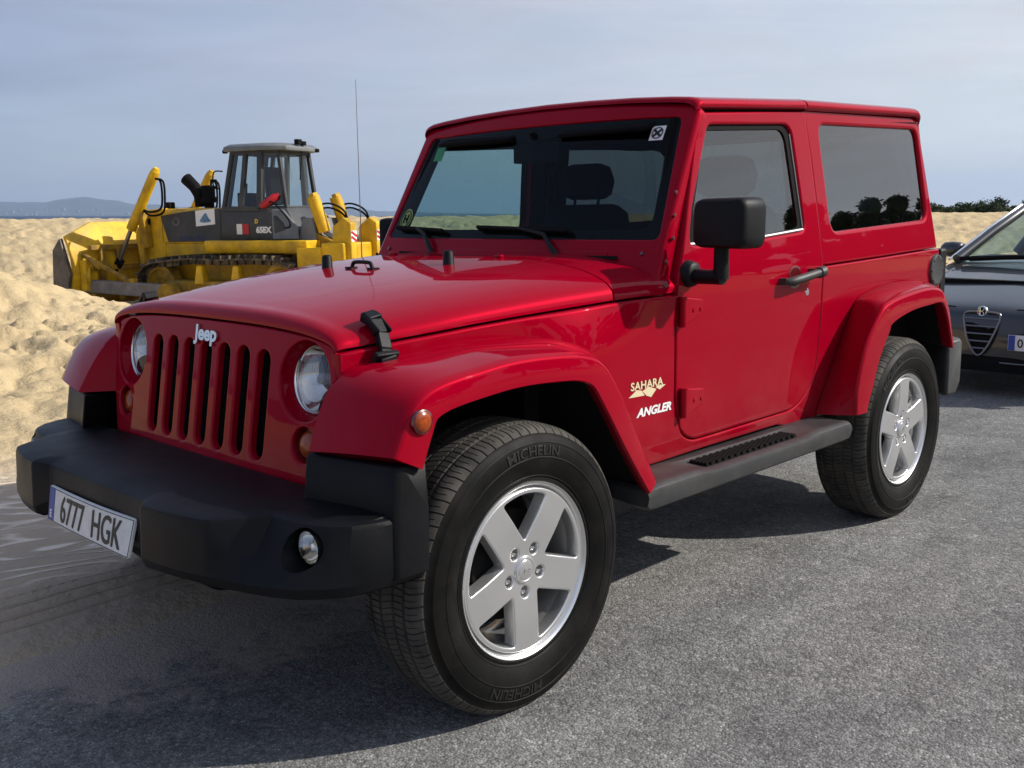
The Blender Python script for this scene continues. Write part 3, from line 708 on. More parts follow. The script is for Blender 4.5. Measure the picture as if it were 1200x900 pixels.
grille = mb.build('grille', M['red'], jeep, ang=50)
mb = MB(); mb.add([gmap(-.36, .66, .042), gmap(.36, .66, .042), gmap(.36, 1.02, .042), gmap(-.36, 1.02, .042)], [(0, 1, 2, 3)])
for i in range(26): z = .68+i*.013; mb.tube([gmap(-.345, z, .037), gmap(.345, z, .037)], .0022, 5)
mb.build('grille_mesh', M['black'], grille)
mb = MB(); mb.loft([[(x_, y*.985, z-.004) for x0_, y, z in section(x_)]+[(x_, .60, .70), (x_, -.60, .70)] for x_ in (.318, .20)]); mb.build('radiator_support', M['black'], grille)
text('emblem', 'Jeep', .060, M['chrome'], lambda x, y, z: gmap(x, 1.013+y, -.002-z), grille, depth=.003, bold=.0021, sx=1.18)
for s in (1, -1):
    c = (s*.487, .926)
    mb = MB(); f = lambda r, a, t: gmap(c[0]+r*math.cos(a), c[1]+r*math.sin(a), t)
    mb.lathe([(.094, .05), (.094, .040), (.089, .036), (.0855, .040), (.0855, .052)], f, 40)
    hl = mb.build('headlight', M['chrome'], jeep, ang=50)
    mb = MB(); mb.lathe([(.0005, .098), (.03, .094), (.06, .080), (.078, .060), (.0855, .046)], f, 40); mb.build('reflector', M['reflector'], hl, ang=60)
    mb = MB(); mb.lathe([(.0005, .018), (.03, .0205), (.055, .026), (.075, .034), (.0865, .043)], f, 40); mb.build('lens', M['clear'], hl, ang=60)
    mb = MB(); mb.lathe([(.0005, .050), (.014, .053), (.016, .062), (.012, .095)], f, 20); mb.build('bulb_shield', M['steel'], hl)
    mb = MB()
    for i in range(-6, 7):                    # moulded flutes in the lens
        y = i*.0105; h = math.sqrt(max(0, .072**2-y*y))
        mb.tube([gmap(c[0]+y, c[1]-h*.2, .036), gmap(c[0]+y, c[1]+h, .038)], .0032, 6)
    mb.build('lens_flutes', M['clear'], hl)
    c2 = (s*.507, .760); g = lambda r, a, t: gmap(c2[0]+r*math.cos(a), c2[1]+r*math.sin(a), t)
    mb = MB(); mb.lathe([(.047, .05), (.044, .012), (.040, .010), (.039, .05)], g, 28); ts = mb.build('turn_signal', M['bezel'], jeep, ang=50)
    mb = MB(); mb.lathe([(.0005, .004), (.02, .006), (.033, .012), (.039, .022)], g, 28); mb.build('lens', M['amber'], ts, ang=60)
    mb = MB(); mb.box(gmap(c2[0], c2[1], .016), (.012, .018, .034)); mb.build('bulb', M['amber_core'], ts, bevel=.004)

# ---- fender flares
FF = [((.476, .799), (.527, .662, .785), .088), ((.440, .868), (.480, .646, .875), .082), ((.393, .927), (.430, .638, .940), .072), ((.320, .955), (.36, .644, .978), .068), ((.19, .972), (.22, .660, .990), .068), ((.06, .983), (.06, .684, 1.004), .070), ((-.08, .980), (-.09, .712, 1.007), .071), ((-.20, .969), (-.22, .742, 1.0), .073), ((-.286, .938), (-.33, .772, .966), .080), ((-.36, .858), (-.42, .779, .878), .086), ((-.452, .70), (-.52, .779, .71), .072), ((-.548, .54), (-.61, .779, .545), .053)]
RF = [((-1.884, .541), (-1.836, .779, .535), .08), ((-1.889, .66), (-1.91, .779, .655), .12), ((-1.950, .81), (-2.02, .779, .81), .125), ((-2.066, .931), (-2.116, .779, .937), .11), ((-2.150, .974), (-2.19, .779, .989), .09), ((-2.35, 1.0), (-2.393, .779, 1.022), .076), ((-2.546, 1.010), (-2.60, .779, 1.034), .074), ((-2.665, 1.0), (-2.72, .779, 1.026), .062), ((-2.735, .965), (-2.80, .779, .985), .05), ((-2.80, .88), (-2.88, .779, .89), .045), ((-2.868, .73), (-2.95, .779, .735), .036)]
def flare(keys, s, front):
    K = [Vector((k[0][0], k[0][1], k[1][0], k[1][1], k[1][2], k[2])) for k in keys]; n = len(K)
    def sp(i, t):
        p0, p1, p2, p3 = K[max(i-1, 0)], K[i], K[i+1], K[min(i+2, n-1)]
        return .5*((2*p1)+(p2-p0)*t+(2*p0-5*p1+4*p2-p3)*t*t+(3*p1-p0-3*p2+p3)*t**3)
    P = [sp(i, j/5) for i in range(n-1) for j in range(5)]+[K[-1]]
    G = []; Lr = []
    for i, p in enumerate(P):
        a, b = P[max(i-1, 0)], P[min(i+1, len(P)-1)]
        t = Vector((b[0]-a[0], b[1]-a[1])).normalized(); nrm = Vector((-t.y, t.x))        # towards the wheel
        if nrm.dot(Vector(((0 if front else -2.424)-p[0], .40-p[1]))) < 0: nrm = -nrm
        I = Vector((p[2], p[3], p[4])); O = Vector((p[0], .925, p[1])); lw = p[5]
        n3 = Vector((nrm.x, 0, nrm.y)); W = []
        if front: W = [Vector((min(I.x-.004, .4635-(I.z-.69)*.162-.045), min(I.y, .59 if I.x > .34 else I.y-.03), I.z-.004)), I+Vector((-.003, -.004, -.002))]
        for q in (0, .05, .2, .4, .6, .8, .90, .95):
            bul = .010*math.sin(math.pi*q); W.append(I.lerp(O, q) - n3*bul)
        for an in (15, 35, 55, 75, 90):
            W.append(O + Vector((0, -.012, 0)) + n3*.014 + Vector((0, .016*math.sin(R(an)), 0)) - n3*.014*math.cos(R(an)))
        W.append(O + Vector((0, .009, 0)) + n3*lw*.6); W.append(O + Vector((0, .010, 0)) + n3*lw)
        W.append(O + Vector((0, .002, 0)) + n3*(lw+.004)); W.append(O + Vector((0, -.020, 0)) + n3*(lw-.003)); W.append(O + Vector((0, -.05, 0)) + n3*(lw-.02))
        G.append([(v.x, s*v.y, v.z) for v in W])
        Lr.append([(v.x, s*v.y, v.z) for v in (O + Vector((0, -.045, 0)) + n3*(lw-.022), Vector((p[0], .75, p[1])) + n3*max(.03, lw-.02), Vector((p[0], .50, p[1])) + n3*max(.03, lw-.02))])
    mb = MB(); mb.rows(G)
    for g in (G[0], G[-1]): mb.add(g, [tuple(range(len(g)))])
    fl = mb.build('fender_flare', M['red'], jeep, ang=42)
    mb = MB(); mb.rows(Lr); k = len(Lr); mb.add([Lr[i][2] for i in range(k)], [tuple(range(k))])
    mb.build('wheel_arch_liner', M['black'], fl)
    if front:
        c = Vector((.395, .935, .874)); mb = MB()
        mb.lathe([(.031, -.003), (.030, .004), (.026, .006)], lambda r, a, t: (c.x+r*math.cos(a), s*(c.y+t), c.z+r*math.sin(a)), 24); sm = mb.build('side_marker', M['bezel'], fl, ang=50)
        mb = MB(); mb.lathe([(.0005, .013), (.012, .012), (.022, .009), (.028, .003)], lambda r, a, t: (c.x+r*math.cos(a), s*(c.y+t), c.z+r*math.sin(a)), 24); mb.build('lens', M['amber'], sm, ang=60)
    return fl
for s in (1, -1): flare(FF, s, True); flare(RF, s, False)

# ---- bumper
BP = [(0, .785, .795), (.20, .784, .794), (.285, .782, .792), (.295, .784, .794), (.335, .812, .818), (.345, .815, .821), (.42, .809, .815), (.50, .795, .802), (.575, .774, .782), (.592, .766, .775), (.64, .700, .757), (.672, .650, .747), (.70, .646, .738), (.76, .640, .715), (.815, .625, .682), (.855, .602, .640), (.885, .572, .598), (.905, .52, .54), (.914, .46, .465), (.916, .38, .38)]
st = [(-y, a, b) for y, a, b in BP[::-1][:-1]]+BP
pl = [Vector((.5*(a+b), y)) for y, a, b in st]
mb = MB(); G = []
for i, (y, ft, fb) in enumerate(st):
    t = (pl[min(i+1, len(pl)-1)]-pl[max(i-1, 0)]).normalized(); nin = Vector((-t.y, t.x))
    if nin.dot(Vector((.35, 0))-pl[i]) < 0: nin = -nin
    k = min(1, max(0, (abs(y)-.55)/.12)); zt = (.648 if abs(y) < .31 else .654); zb = (.500 if abs(y) < .31 else .480)-.004*k
    bx = .47; by = y*.93 if abs(y) < .80 else y*.985; bx = bx if abs(y) < .8 else bx-.09*(abs(y)-.8)/.116
    A = Vector((ft, y)); B = Vector((fb, y)); e = .85
    G.append([(bx, by, .667), (min(A.x-.12, A.x*.45+bx*.55) if A.x-.12 > bx else bx+.002, y*.98, .665), (max(A.x-.11, bx+.004), y*.985, .662), (max(A.x-.05, bx+.006), y*.99, .659), (A.x+nin.x*.014, A.y+nin.y*.014, zt), (A.x+nin.x*.004, A.y+nin.y*.004, zt-.005), (A.x, A.y, zt-.015), (A.x*.5+B.x*.5, y, (zt+zb)/2), (B.x, B.y, zb+.035), (B.x+nin.x*.008, B.y+nin.y*.008, zb+.012), (B.x+nin.x*.03, B.y+nin.y*.03, zb), (bx, by, zb+.005)])
mb.rows(G, closed=True); mb.add(G[0], [tuple(range(len(G[0])))]); mb.add(G[-1], [tuple(range(len(G[0])))])
bumper = mb.build('front_bumper', M['black_plastic'], jeep, ang=20)
def cut(o, cutter):
    bpy.context.view_layer.update()
    md = o.modifiers.new('b', 'BOOLEAN'); md.operation = 'DIFFERENCE'; md.object = cutter; md.solver = 'EXACT'
    bpy.context.view_layer.update()
    me = bpy.data.meshes.new_from_object(o.evaluated_get(bpy.context.evaluated_depsgraph_get()))
    o.modifiers.clear(); o.data = me; bpy.data.objects.remove(cutter)
FOG = (.792, .594)
for s in (1, -1):
    mb = MB(); mb.lathe([(.0005, .570), (.047, .570), (.052, .80), (.0005, .80)], lambda r, a, t: (t, s*FOG[0]+r*math.cos(a), FOG[1]+r*math.sin(a)), 32)
    cut(bumper, mb.build('cutter', M['black'], None))
bumper.data.set_sharp_from_angle(angle=R(20))
for s in (1, -1):
    fm = lambda r, a, t: (t, s*FOG[0]+r*math.cos(a), FOG[1]+r*math.sin(a))
    mb = MB(); mb.lathe([(.0005, .594), (.028, .596), (.038, .612), (.040, .628)], fm, 28); fg = mb.build('fog_light', M['reflector'], bumper, ang=50)
    mb = MB(); mb.lathe([(.0005, .643), (.02, .641), (.030, .636), (.040, .627)], fm, 28); mb.build('lens', M['clear'], fg, ang=60)
    mb = MB(); mb.lathe([(.0465, .590), (.0425, .600), (.041, .632)], fm, 28); mb.build('housing', M['black'], fg)
    # riser up to the flare
    rp_ = [(.540, .640), (.521, .700), (.487, .880), (.478, .914), (.462, .922), (.372, .922), (.40, .66)]
    mb = MB(); mb.loft([[(x, s*y, .50) for x, y in rp_], [(x-.004, s*y, .655) for x, y in rp_], [(x-.020*(x > .41), s*(y-.003), .768) for x, y in rp_], [(x-.028*(x > .41), s*(y-.010*(y > .9)), .776) for x, y in rp_]])
    mb.build('bumper_riser', M['black_plastic'], bumper, bevel=.006)
mb = MB(); mb.loft([[(x, y, z) for y, x in ((-.50, .52), (-.40, .66), (.40, .66), (.50, .52), (.50, .40), (-.50, .40))] for z in (.39, .50)]); mb.build('lower_valance', M['black'], bumper, bevel=.02)
# number plate, bent round the bumper
pm = lambda u, v, d: (.812-.10*u*u-(.16+.12*max(0, u/.26)**2)*v-d, u, .541+v)
mb = MB(); panel(mb, dense(roundpoly([(-.26, -.05), (.26, -.05), (.26, .05), (-.26, .05)], .008), .04), pm, .008, r=.002, grid=.04); plate = mb.build('license_plate', M['offwhite'], bumper)
mb = MB(); panel(mb, dense([(-.255, -.046), (-.215, -.046), (-.215, .046), (-.255, .046)], .02), lambda u, v, d: pm(u, v, d-.0012), .001, r=0, grid=.03); mb.build('country_band', M['plate_blue'], plate)
mb = MB()
for a, b in (((-.256, .0465), (.256, .0465)), ((-.256, -.0465), (.256, -.0465)), ((-.2565, -.0465), (-.2565, .0465)), ((.2565, -.0465), (.2565, .0465))):
    mb.tube([Vector(pm(a[0]+(b[0]-a[0])*i/12, a[1]+(b[1]-a[1])*i/12, -.0005)) for i in range(13)], .0012, 5)
mb.build('plate_rim', M['ink'], plate)
text('plate_number', '6777  HGK', .106, M['ink'], lambda x, y, z: pm(.022+x, y, -.001-z), plate, depth=.0006, bold=.0006, sx=.76)
text('country_letter', 'E', .030, M['white'], lambda x, y, z: pm(-.235+x, -.026+y, -.0015-z), plate, depth=.0004, bold=.001)

# ---- windshield frame and glass
UU = Vector((-.46637, 0, .88458)); NN = Vector((.88458, 0, .46637))
def wmap(u, v, d):
    k = d*(1.55-.9*v) if d > .012 else d
    p = Vector((-.735-.030*(u/.7)**2, u, 1.10)) + UU*v - NN*k; return tuple(p)
fo = roundpoly([(-.752, -.03), (.752, -.03), (.702, .700)]+[(.70*q, .700+.040*(1-q*q)) for q in (.75, .5, .25, 0, -.25, -.5, -.75)]+[(-.702, .700)], [.01, .01, .05]+[0]*7+[.05], 6)
go = roundpoly([(-.702, .183), (.702, .183), (.642, .650)]+[(.642*q, .650+.012*(1-q*q)) for q in (.75, .5, .25, 0, -.25, -.5, -.75)]+[(-.642, .650)], [.025, .025, .035]+[0]*7+[.035], 6)
mb = MB(); panel(mb, dense(fo, .06), wmap, .048, r=.020, holes=[dense(go, .06)], grid=.06, hole_r=.006)
mb.add([wmap(u, v, .046) for u, v in dense(fo, .06)]+[wmap(u, v, .046) for u, v in dense(go, .06)], [])
ws = mb.build('windshield_frame', M['red'], jeep, ang=40)
mb = MB(); panel(mb, dense(offs(go, -.004), .06), lambda u, v, d: wmap(u, v, d+.007), .004, r=0, grid=.08); mb.build('windshield_glass', M['windscreen'], ws)
mb = MB(); gi = roundpoly([(-.655, .225), (.655, .225), (.603, .612), (-.603, .612)], .05, 6)
panel(mb, dense(offs(go, -.003), .06), lambda u, v, d: wmap(u, v, d+.0115), .003, r=0, holes=[dense(gi, .06)], grid=.06); mb.build('windshield_border', M['interior'], ws)
mb = MB()                                       # cowl vent line, hinge bolts
panel(mb, dense(roundpoly([(-.52, .085), (.52, .085), (.52, .135), (-.52, .135)], .01), .06), lambda u, v, d: wmap(u, v, d-.006), .006, r=.003, grid=.08); mb.build('cowl_vent', M['red'], ws)
mb = MB()
for u in (-.45, -.15, .15, .45): mb.bar(wmap(u-.12, .110, -.0075), wmap(u+.12, .110, -.0075), .012, .003, NN)
mb.build('vent_slots', M['black'], ws)
for s in (1, -1):
    for v in (.05, .13): mb = MB(); mb.lathe([(.0005, .007), (.007, .006), (.009, 0)], lambda r, a, t: wmap(s*.66+r*math.cos(a), v+r*math.sin(a), -t), 10); mb.build('frame_bolt', M['bezel'], ws)
    for k in range(5 if s > 0 else 2):
        x, z = -.806-.009*k-.03*(k > 1), 1.115+.075*k
        mb = MB(); mb.lathe([(.0005, .006), (.006, .005), (.008, 0)], lambda r, a, t: (x-.012*k+r*math.cos(a), s*(.762-.0105*k+t), z+r*math.sin(a)), 10); mb.build('frame_bolt', M['bezel'], ws)
for (u0, u1, up_) in ((-.30, -.64, .19), (.36, -.13, .22)):   # wiper arms and blades
    a = Vector(wmap(u0, .075, -.016)); b = Vector(wmap(u0-.13, .19, -.022)); c = Vector(wmap((u0+u1)/2-.02, .215, -.022))
    mb = MB(); mb.tube([a, a.lerp(b, .5)+NN*.006, b, c], [.011, .010, .008, .006], 8)
    mb.lathe([(.0005, .02), (.014, .018), (.017, 0)], lambda r, an, t: tuple(a+UU*r*math.sin(an)+Vector((0, 1, 0))*r*math.cos(an)+NN*(t-.008)), 14)
    wp = mb.build('wiper', M['black_plastic'], ws, ang=50)
    mb = MB(); mb.bar(wmap(u0-.03, .208, -.010), wmap(u1, .222, -.010), .012, .022, NN); mb.build('wiper_blade', M['black'], wp)
def sticker(name, u, v, w_, h_, mt, rd=0.):
    mb = MB(); P = circle(u, v, w_/2, 24, h_/2) if rd else [(u-w_/2, v-h_/2), (u+w_/2, v-h_/2), (u+w_/2, v+h_/2), (u-w_/2, v+h_/2)]
    panel(mb, P, lambda a, b, d: wmap(a, b, d+.0045), .0008, r=0, grid=.1); return mb.build(name, mt, ws)
sticker('inspection_sticker', -.555, .572, .055, .065, M['green'])
sticker('toll_sticker', .562, .592, .056, .056, M['white']); 
mb = MB(); mb.bar(wmap(.545, .577, .003), wmap(.579, .607, .003), .009, .0012, NN); mb.bar(wmap(.579, .577, .003), wmap(.545, .607, .003), .009, .0012, NN)
mb.tube([wmap(.562+.021*math.cos(R(a)), .592+.021*math.sin(R(a)), .0035) for a in range(0, 360, 20)], .002, 5, closed=True); mb.build('sticker_mark', M['ink'], ws)
sticker('emission_sticker', -.624, .27, .075, .095, M['lime'], 1)
mb = MB(); mb.tube([wmap(-.624+.030*math.cos(R(a)), .27+.038*math.sin(R(a)), .0035) for a in range(0, 360, 15)], .002, 5, closed=True)
for u in (-.635, -.613): mb.bar(wmap(u, .25, .003), wmap(u, .29, .003), .008, .0012, NN)
mb.bar(wmap(-.635, .27, .003), wmap(-.613, .27, .003), .008, .0012, NN); mb.build('sticker_mark', M['interior'], ws)
mb = MB(); mb.tube([(-.715, -.715, 1.08), (-.717, -.715, 1.20), (-.72, -.716, 1.90)], [.006, .0022, .0011], 6); mb.lathe([(.0005, .05), (.012, .045), (.020, .0)], lambda r, a, t: (-.715+r*math.cos(a), -.715+r*math.sin(a), 1.085+t), 12)
mb.build('antenna', M['steel'], jeep)

# ---- roof and hardtop
ZE = [(-2.95, 1.776), (-1.82, 1.740), (-1.03, 1.694)]
def roofsec(x, yk=1., dz=0., flat=1.):
    ze = interp(x, ZE); H = [(.688, -.004), (.700, .004), (.703, .014), (.698, .026), (.684, .035), (.655, .0425), (.58, .050), (.42, .060), (.22, .067), (0, .070)]
    return [(x, -y*yk, ze+z*flat+dz) for y, z in H]+[(x, y*yk, ze+z*flat+dz) for y, z in H[::-1][1:]]
mb = MB(); G = []
for k in range(6, 0, -1):
    t = R(90*k/6); g = roofsec(-1.105, 1-.012*(1-math.cos(t)), -.022*(1-math.cos(t)), 1); G.append([(-1.105+.037*math.sin(t), y, z) for x, y, z in g])
G += [roofsec(x) for x in (-1.105, -1.13, -1.2, -1.4, -1.6, -1.80, -1.817)]
G += [roofsec(-1.820, .996, -.005), roofsec(-1.826, .996, -.005), roofsec(-1.829, 1)] + [roofsec(x) for x in (-1.84, -2.0, -2.3, -2.6, -2.8, -2.87)]
for k in range(1, 7):
    t = R(90*k/6); g = roofsec(-2.87, 1-.03*(1-math.cos(t)), -.05*(1-math.cos(t)), 1); G.append([(-2.87-.06*math.sin(t), y, z) for x, y, z in g])
mb.rows(G)
roof = mb.build('roof', M['red'], jeep, ang=40)
mb = MB(); mb.rows([[(x, y, z-.045) for x, y, z in roofsec(x0, .97)] for x0 in (-1.10, -1.8, -2.9)]); mb.build('headliner', M['interior'], roof)
qw = roundpoly([(-1.947, 1.687), (-2.898, 1.714), (-2.932, 1.300), (-1.972, 1.262)], [.05, .05, .06, .06], 6)
ho = [(-1.832, 1.742), (-2.40, 1.758), (-2.915, 1.772), (-2.935, 1.70), (-3.018, 1.180), (-3.018, 1.166), (-2.45, 1.148), (-1.874, 1.133), (-1.868, 1.25), (-1.856, 1.55)]
mb = MB()
for s in (1, -1): panel(mb, dense(ho, .06), side(s, .008), .03, r=.008, holes=[dense(qw, .05)], grid=.06, hole_r=.014)
mb.box((-2.99, 0, 1.25), (.03, 1.42, .17)); mb.box((-2.92, 0, 1.735), (.03, 1.28, .06))
for s in (1, -1): mb.bar((-3.000, s*.690, 1.17), (-2.935, s*.625, 1.73), .10, .03, (1, 0, 0))
ht = mb.build('hardtop', M['red'], jeep, ang=40)
for s in (1, -1):
    mb = MB(); panel(mb, dense(offs(ccw(qw), -.004), .06), side(s, .022), .004, r=0, grid=.07); mb.build('quarter_window', M['privacy'], ht)
    mb = MB(); panel(mb, dense(offs(ccw(qw), -.012), .06), side(s, .0275), .004, r=0, holes=[dense(offs(ccw(qw), .014), .06)], grid=.07); mb.build('window_seal', M['black'], ht)
mb = MB(); mb.add([(-3.005, -.64, 1.32), (-3.005, .64, 1.32), (-2.945, .60, 1.71), (-2.945, -.60, 1.71)], [(0, 1, 2, 3)]); mb.build('rear_window', M['privacy'], ht)

# ---- doors
MIRX, MIRY = -.080, -.015
go_ = [(-1.133, 1.645), (-1.705, 1.676), (-1.738, 1.272), (-1.437, 1.252), (-.945, 1.238), (-.985, 1.36)]
gl = roundpoly(go_, [.05, .06, .04, .02, .03, .02], 6)
dtop = [(-1.828, 1.736), (-1.082, 1.684)]
dout = [(x+(-.004 if i < 6 else .004 if i > 14 else 0), z+(.004 if z < .63 else 0)) for i, (x, z) in enumerate(de)]
dout = [p for p in dout if p[1] < 1.10]
dlo = ccw(dense(dout + [(-1.864, 1.128), (-1.858, 1.25), (-1.846, 1.55)] + dtop + [(-.965, 1.385), (-.862, 1.115)], .06))
for s in (1, -1):
    mb = MB(); panel(mb, dlo, side(s), .045, r=.007, holes=[dense(gl, .05)], grid=.07, hole_r=.010)
    dr = mb.build('door', M['red'], jeep, ang=40)
    mb = MB(); panel(mb, dense(offs(ccw(gl), -.002), .05), side(s, .012), .004, r=.001, holes=[dense(roundpoly([(-1.125, 1.626), (-1.672, 1.656), (-1.704, 1.284), (-1.437, 1.263), (-.985, 1.250), (-1.008, 1.36)], [.05, .06, .03, .02, .03, .02], 6), .05)], grid=.07)
    mb.build('window_seal', M['black'], dr)
    mb = MB(); panel(mb, dense(offs(ccw(gl), .002), .05), side(s, .0175), .004, r=0, grid=.08); mb.build('window', M['sideglass'], dr)
    mb = MB(); mb.tube([side(s, .008)(x, z, 0) for x, z in ((-.955, 1.243), (-1.2, 1.247), (-1.437, 1.257), (-1.728, 1.277))], .006, 6); mb.tube([side(s, .010)(x, z, 0) for x, z in ((-1.733, 1.285), (-1.716, 1.50), (-1.703, 1.64))], .004, 6); mb.build('window_trim', M['steel'], dr)
    mb = MB(); panel(mb, dense(offs(dlo, .02), .08), side(s, .046), .01, r=0, holes=[dense(offs(ccw(gl), -.005), .05)], grid=.12); mb.build('door_card', M['interior'], dr)
    for (zz, x0) in ((1.025, -.885), (.718, -.898)):     # hinges
        mb = MB(); Pq = [(x0+.005, zz+.048), (x0-.108, zz+.035), (x0-.112, zz-.012), (x0+.002, zz-.046)]
        panel(mb, dense(roundpoly(Pq, .010), .03), lambda u, v, d: (u, s*(yb(-.9, v)+.019-d-.06*max(0, x0-.02-u)), v), .016, r=.005, grid=.03)
        mb.tube([(x0+.012, s*.790, zz-.05), (x0+.012, s*.790, zz+.05)], .013, 12)
        for q in (0, 1):
            cx = x0-.045-q*.045; mb.lathe([(.0005, .006), (.007, .005), (.0085, 0)], lambda r, a, t: (cx+r*math.cos(a), s*(.792-.06*max(0, x0-.02-cx)+t), zz+.002+r*math.sin(a)), 10)
        mb.build('hinge', M['red'], dr, ang=45)
    # handle with its scoop
    mb = MB(); cx, cz = -1.635, 1.098
    mb.lathe([(.044, .0008), (.041, .0022), (.036, .0010), (.0005, .0012)], lambda r, a, t: (cx+r*math.cos(a)*1.15, s*(yb(cx, cz)+t), cz+r*math.sin(a)), 28); mb.build('handle_scoop', M['bezel'], dr, ang=50)
    mb = MB(); mb.tube([(-1.53, s*.800, 1.087), (-1.545, s*.815, 1.088), (-1.60, s*.820, 1.096), (-1.70, s*.820, 1.107), (-1.738, s*.819, 1.111)], [.013, .0165, .0165, .0165, .0165], 14)
    mb.tube([(-1.738, s*.819, 1.111), (-1.742, s*.819, 1.111), (-1.778, s*.817, 1.116)], [.018, .022, .022], 18); mb.bar((-1.53, s*.77, 1.088), (-1.53, s*.806, 1.088), .026, .026); mb.bar((-1.755, s*.77, 1.112), (-1.755, s*.806, 1.112), .028, .028)
    hd = mb.build('handle', M['grey_plastic'], dr, ang=45)
    mb = MB(); mb.lathe([(.0005, .006), (.010, .006), (.014, .003), (.014, 0)], lambda r, a, t: (-1.781-t, s*.817+r*math.cos(a), 1.116+r*math.sin(a)), 14); mb.build('push_button', M['steel'], hd)
    mb = MB(); mb.lathe([(.0005, .003), (.010, .003), (.012, 0)], lambda r, a, t: (-1.735+r*math.cos(a), s*(yb(-1.7, 1.03)+t), 1.035+r*math.sin(a)*1.3), 16); mb.build('lock', M['chrome'], dr)
    # mirror
    mb = MB(); mb.lathe([(.0005, .034), (.030, .034), (.040, .028), (.047, 0)], lambda r, a, t: (-.925+r*math.cos(a), s*(.768+t), 1.147+r*math.sin(a)), 24)
    mb.tube([(-.925, s*.79, 1.140), (-.918, s*.86, 1.140), (-.915, s*.912, 1.142)], [.026, .024, .026], 14); mb.tube([(-.915, s*.905, 1.135), (-.915, s*.905, 1.25)], [.026, .024], 14)
    mr = mb.build('mirror', M['black_plastic'], dr, ang=45)
    mb = MB(); Lp = []
    for (x, k) in ((-.838, .86), (-.845, .94), (-.862, .985), (-.90, 1.0), (-.955, 1.0), (-.962, .97)):
        Lp.append([(x-.035*(y_-.93), s*(.934+(y_-.934)*k), 1.316+(z_-1.316)*k) for y_, z_ in roundpoly([(.838, 1.236), (1.034, 1.232), (1.036, 1.394), (.842, 1.392)], .036, 5)])
    mb.loft(Lp); mb.build('mirror_shell', M['black_plastic'], mr, ang=40)
    mb = MB(); mb.add([(-.9635-.035*(y_-.93), s*y_, z_) for y_, z_ in roundpoly([(.85, 1.246), (1.022, 1.244), (1.024, 1.384), (.854, 1.382)], .03, 4)], [tuple(range(20))]) ; mb.build('mirror_glass', M['chrome'], mr)
    if s < 0:   # the far mirror is folded back against the door
        pv = Vector((-.915, -.80, 0)); mr.matrix_local = Matrix.Translation(pv+Vector((MIRX, MIRY, -.05))) @ Matrix.Rotation(R(-41), 4, 'Z') @ Matrix.Translation(-pv)
for s in (1, -1): mb = MB(); mb.rows([[(x, s*(.700+k), interp(x, ZE)-.004-.012*j) for j, k in ((0, 0), (0, -.02), (1, -.02))] for x in (-1.08, -1.4, -1.83)]); mb.build('door_gutter', M['black'], jeep)

# ---- badges
def sm(s): return lambda u, v, d: (u, s*(yb(u, v)+.0012-d), v)
for s in (1, -1):
    text('badge_word', 'SAHARA', .036, M['beige'], lambda x, y, z: (-.696-s*x, s*(.7765+z), .806+y), jeep, depth=.0005, bold=.0008, sx=1.22, spacing=1.05)
    mb = MB()
    for P in ([(-.60, .772), (-.642, .793), (-.668, .788), (-.684, .770)], [(-.672, .785), (-.703, .797), (-.747, .783), (-.719, .760), (-.694, .768)], [(-.742, .790), (-.765, .795), (-.799, .792), (-.765, .779)]):
        if s < 0: P = [(-1.396-u, v) for u, v in P]
        mb.add([sm(s)(u, v, 0) for u, v in P], [tuple(range(len(P)))])
    mb.build('badge_dunes', M['beige'], jeep)
    text('side_sticker', 'ANGLER', .038, M['white'], lambda x, y, z: (-.735-s*x, s*(.7765+z), .7165+y+s*.0), jeep, depth=.0004, bold=.0015, sx=1.28, shear=.25)
mb = MB(); mb.lathe([(.0005, .012), (.055, .011), (.064, .014), (.074, .010), (.078, 0)], lambda r, a, t: (-2.985+r*math.cos(a), yb(-2.9, 1.06)+t, 1.060+r*math.sin(a)), 32)
for a in range(0, 360, 45): mb.lathe([(.0005, .016), (.005, .015), (.006, .01)], lambda r, an, t: (-2.985+.066*math.cos(R(a))+r*math.cos(an), yb(-2.9, 1.06)+t, 1.060+.066*math.sin(R(a))+r*math.sin(an)), 8)
mb.build('fuel_cap', M['grey_plastic'], jeep, ang=45)
for s in (1, -1):
    mb = MB(); mb.box((-3.085, s*.70, 1.045), (.075, .15, .23)); tl = mb.build('tail_light', M['black_plastic'], jeep, bevel=.012)
    mb = MB(); mb.box((-3.125, s*.70, 1.045), (.012, .12, .19)); mb.build('lens', M['redlens'], tl, bevel=.006)
    # rear bumper ends
mb = MB(); Lp = []
for y, x0, x1 in ((-.895, -2.90, -3.05), (-.87, -2.90, -3.10), (-.80, -2.95, -3.17), (-.6, -3.0, -3.20), (.6, -3.0, -3.20), (.80, -2.95, -3.17), (.87, -2.90, -3.10), (.895, -2.90, -3.05)):
    k = 1
    Lp.append([(x0, y, .735-.01*(1-k)), (x1+.02, y, .735-.01*(1-k)), (x1, y, .715), (x1, y, .53), (x1+.05, y, .475), (x0, y, .475)])
mb.loft(Lp); mb.build('rear_bumper', M['grey_plastic'], jeep, bevel=.012, ang=30)

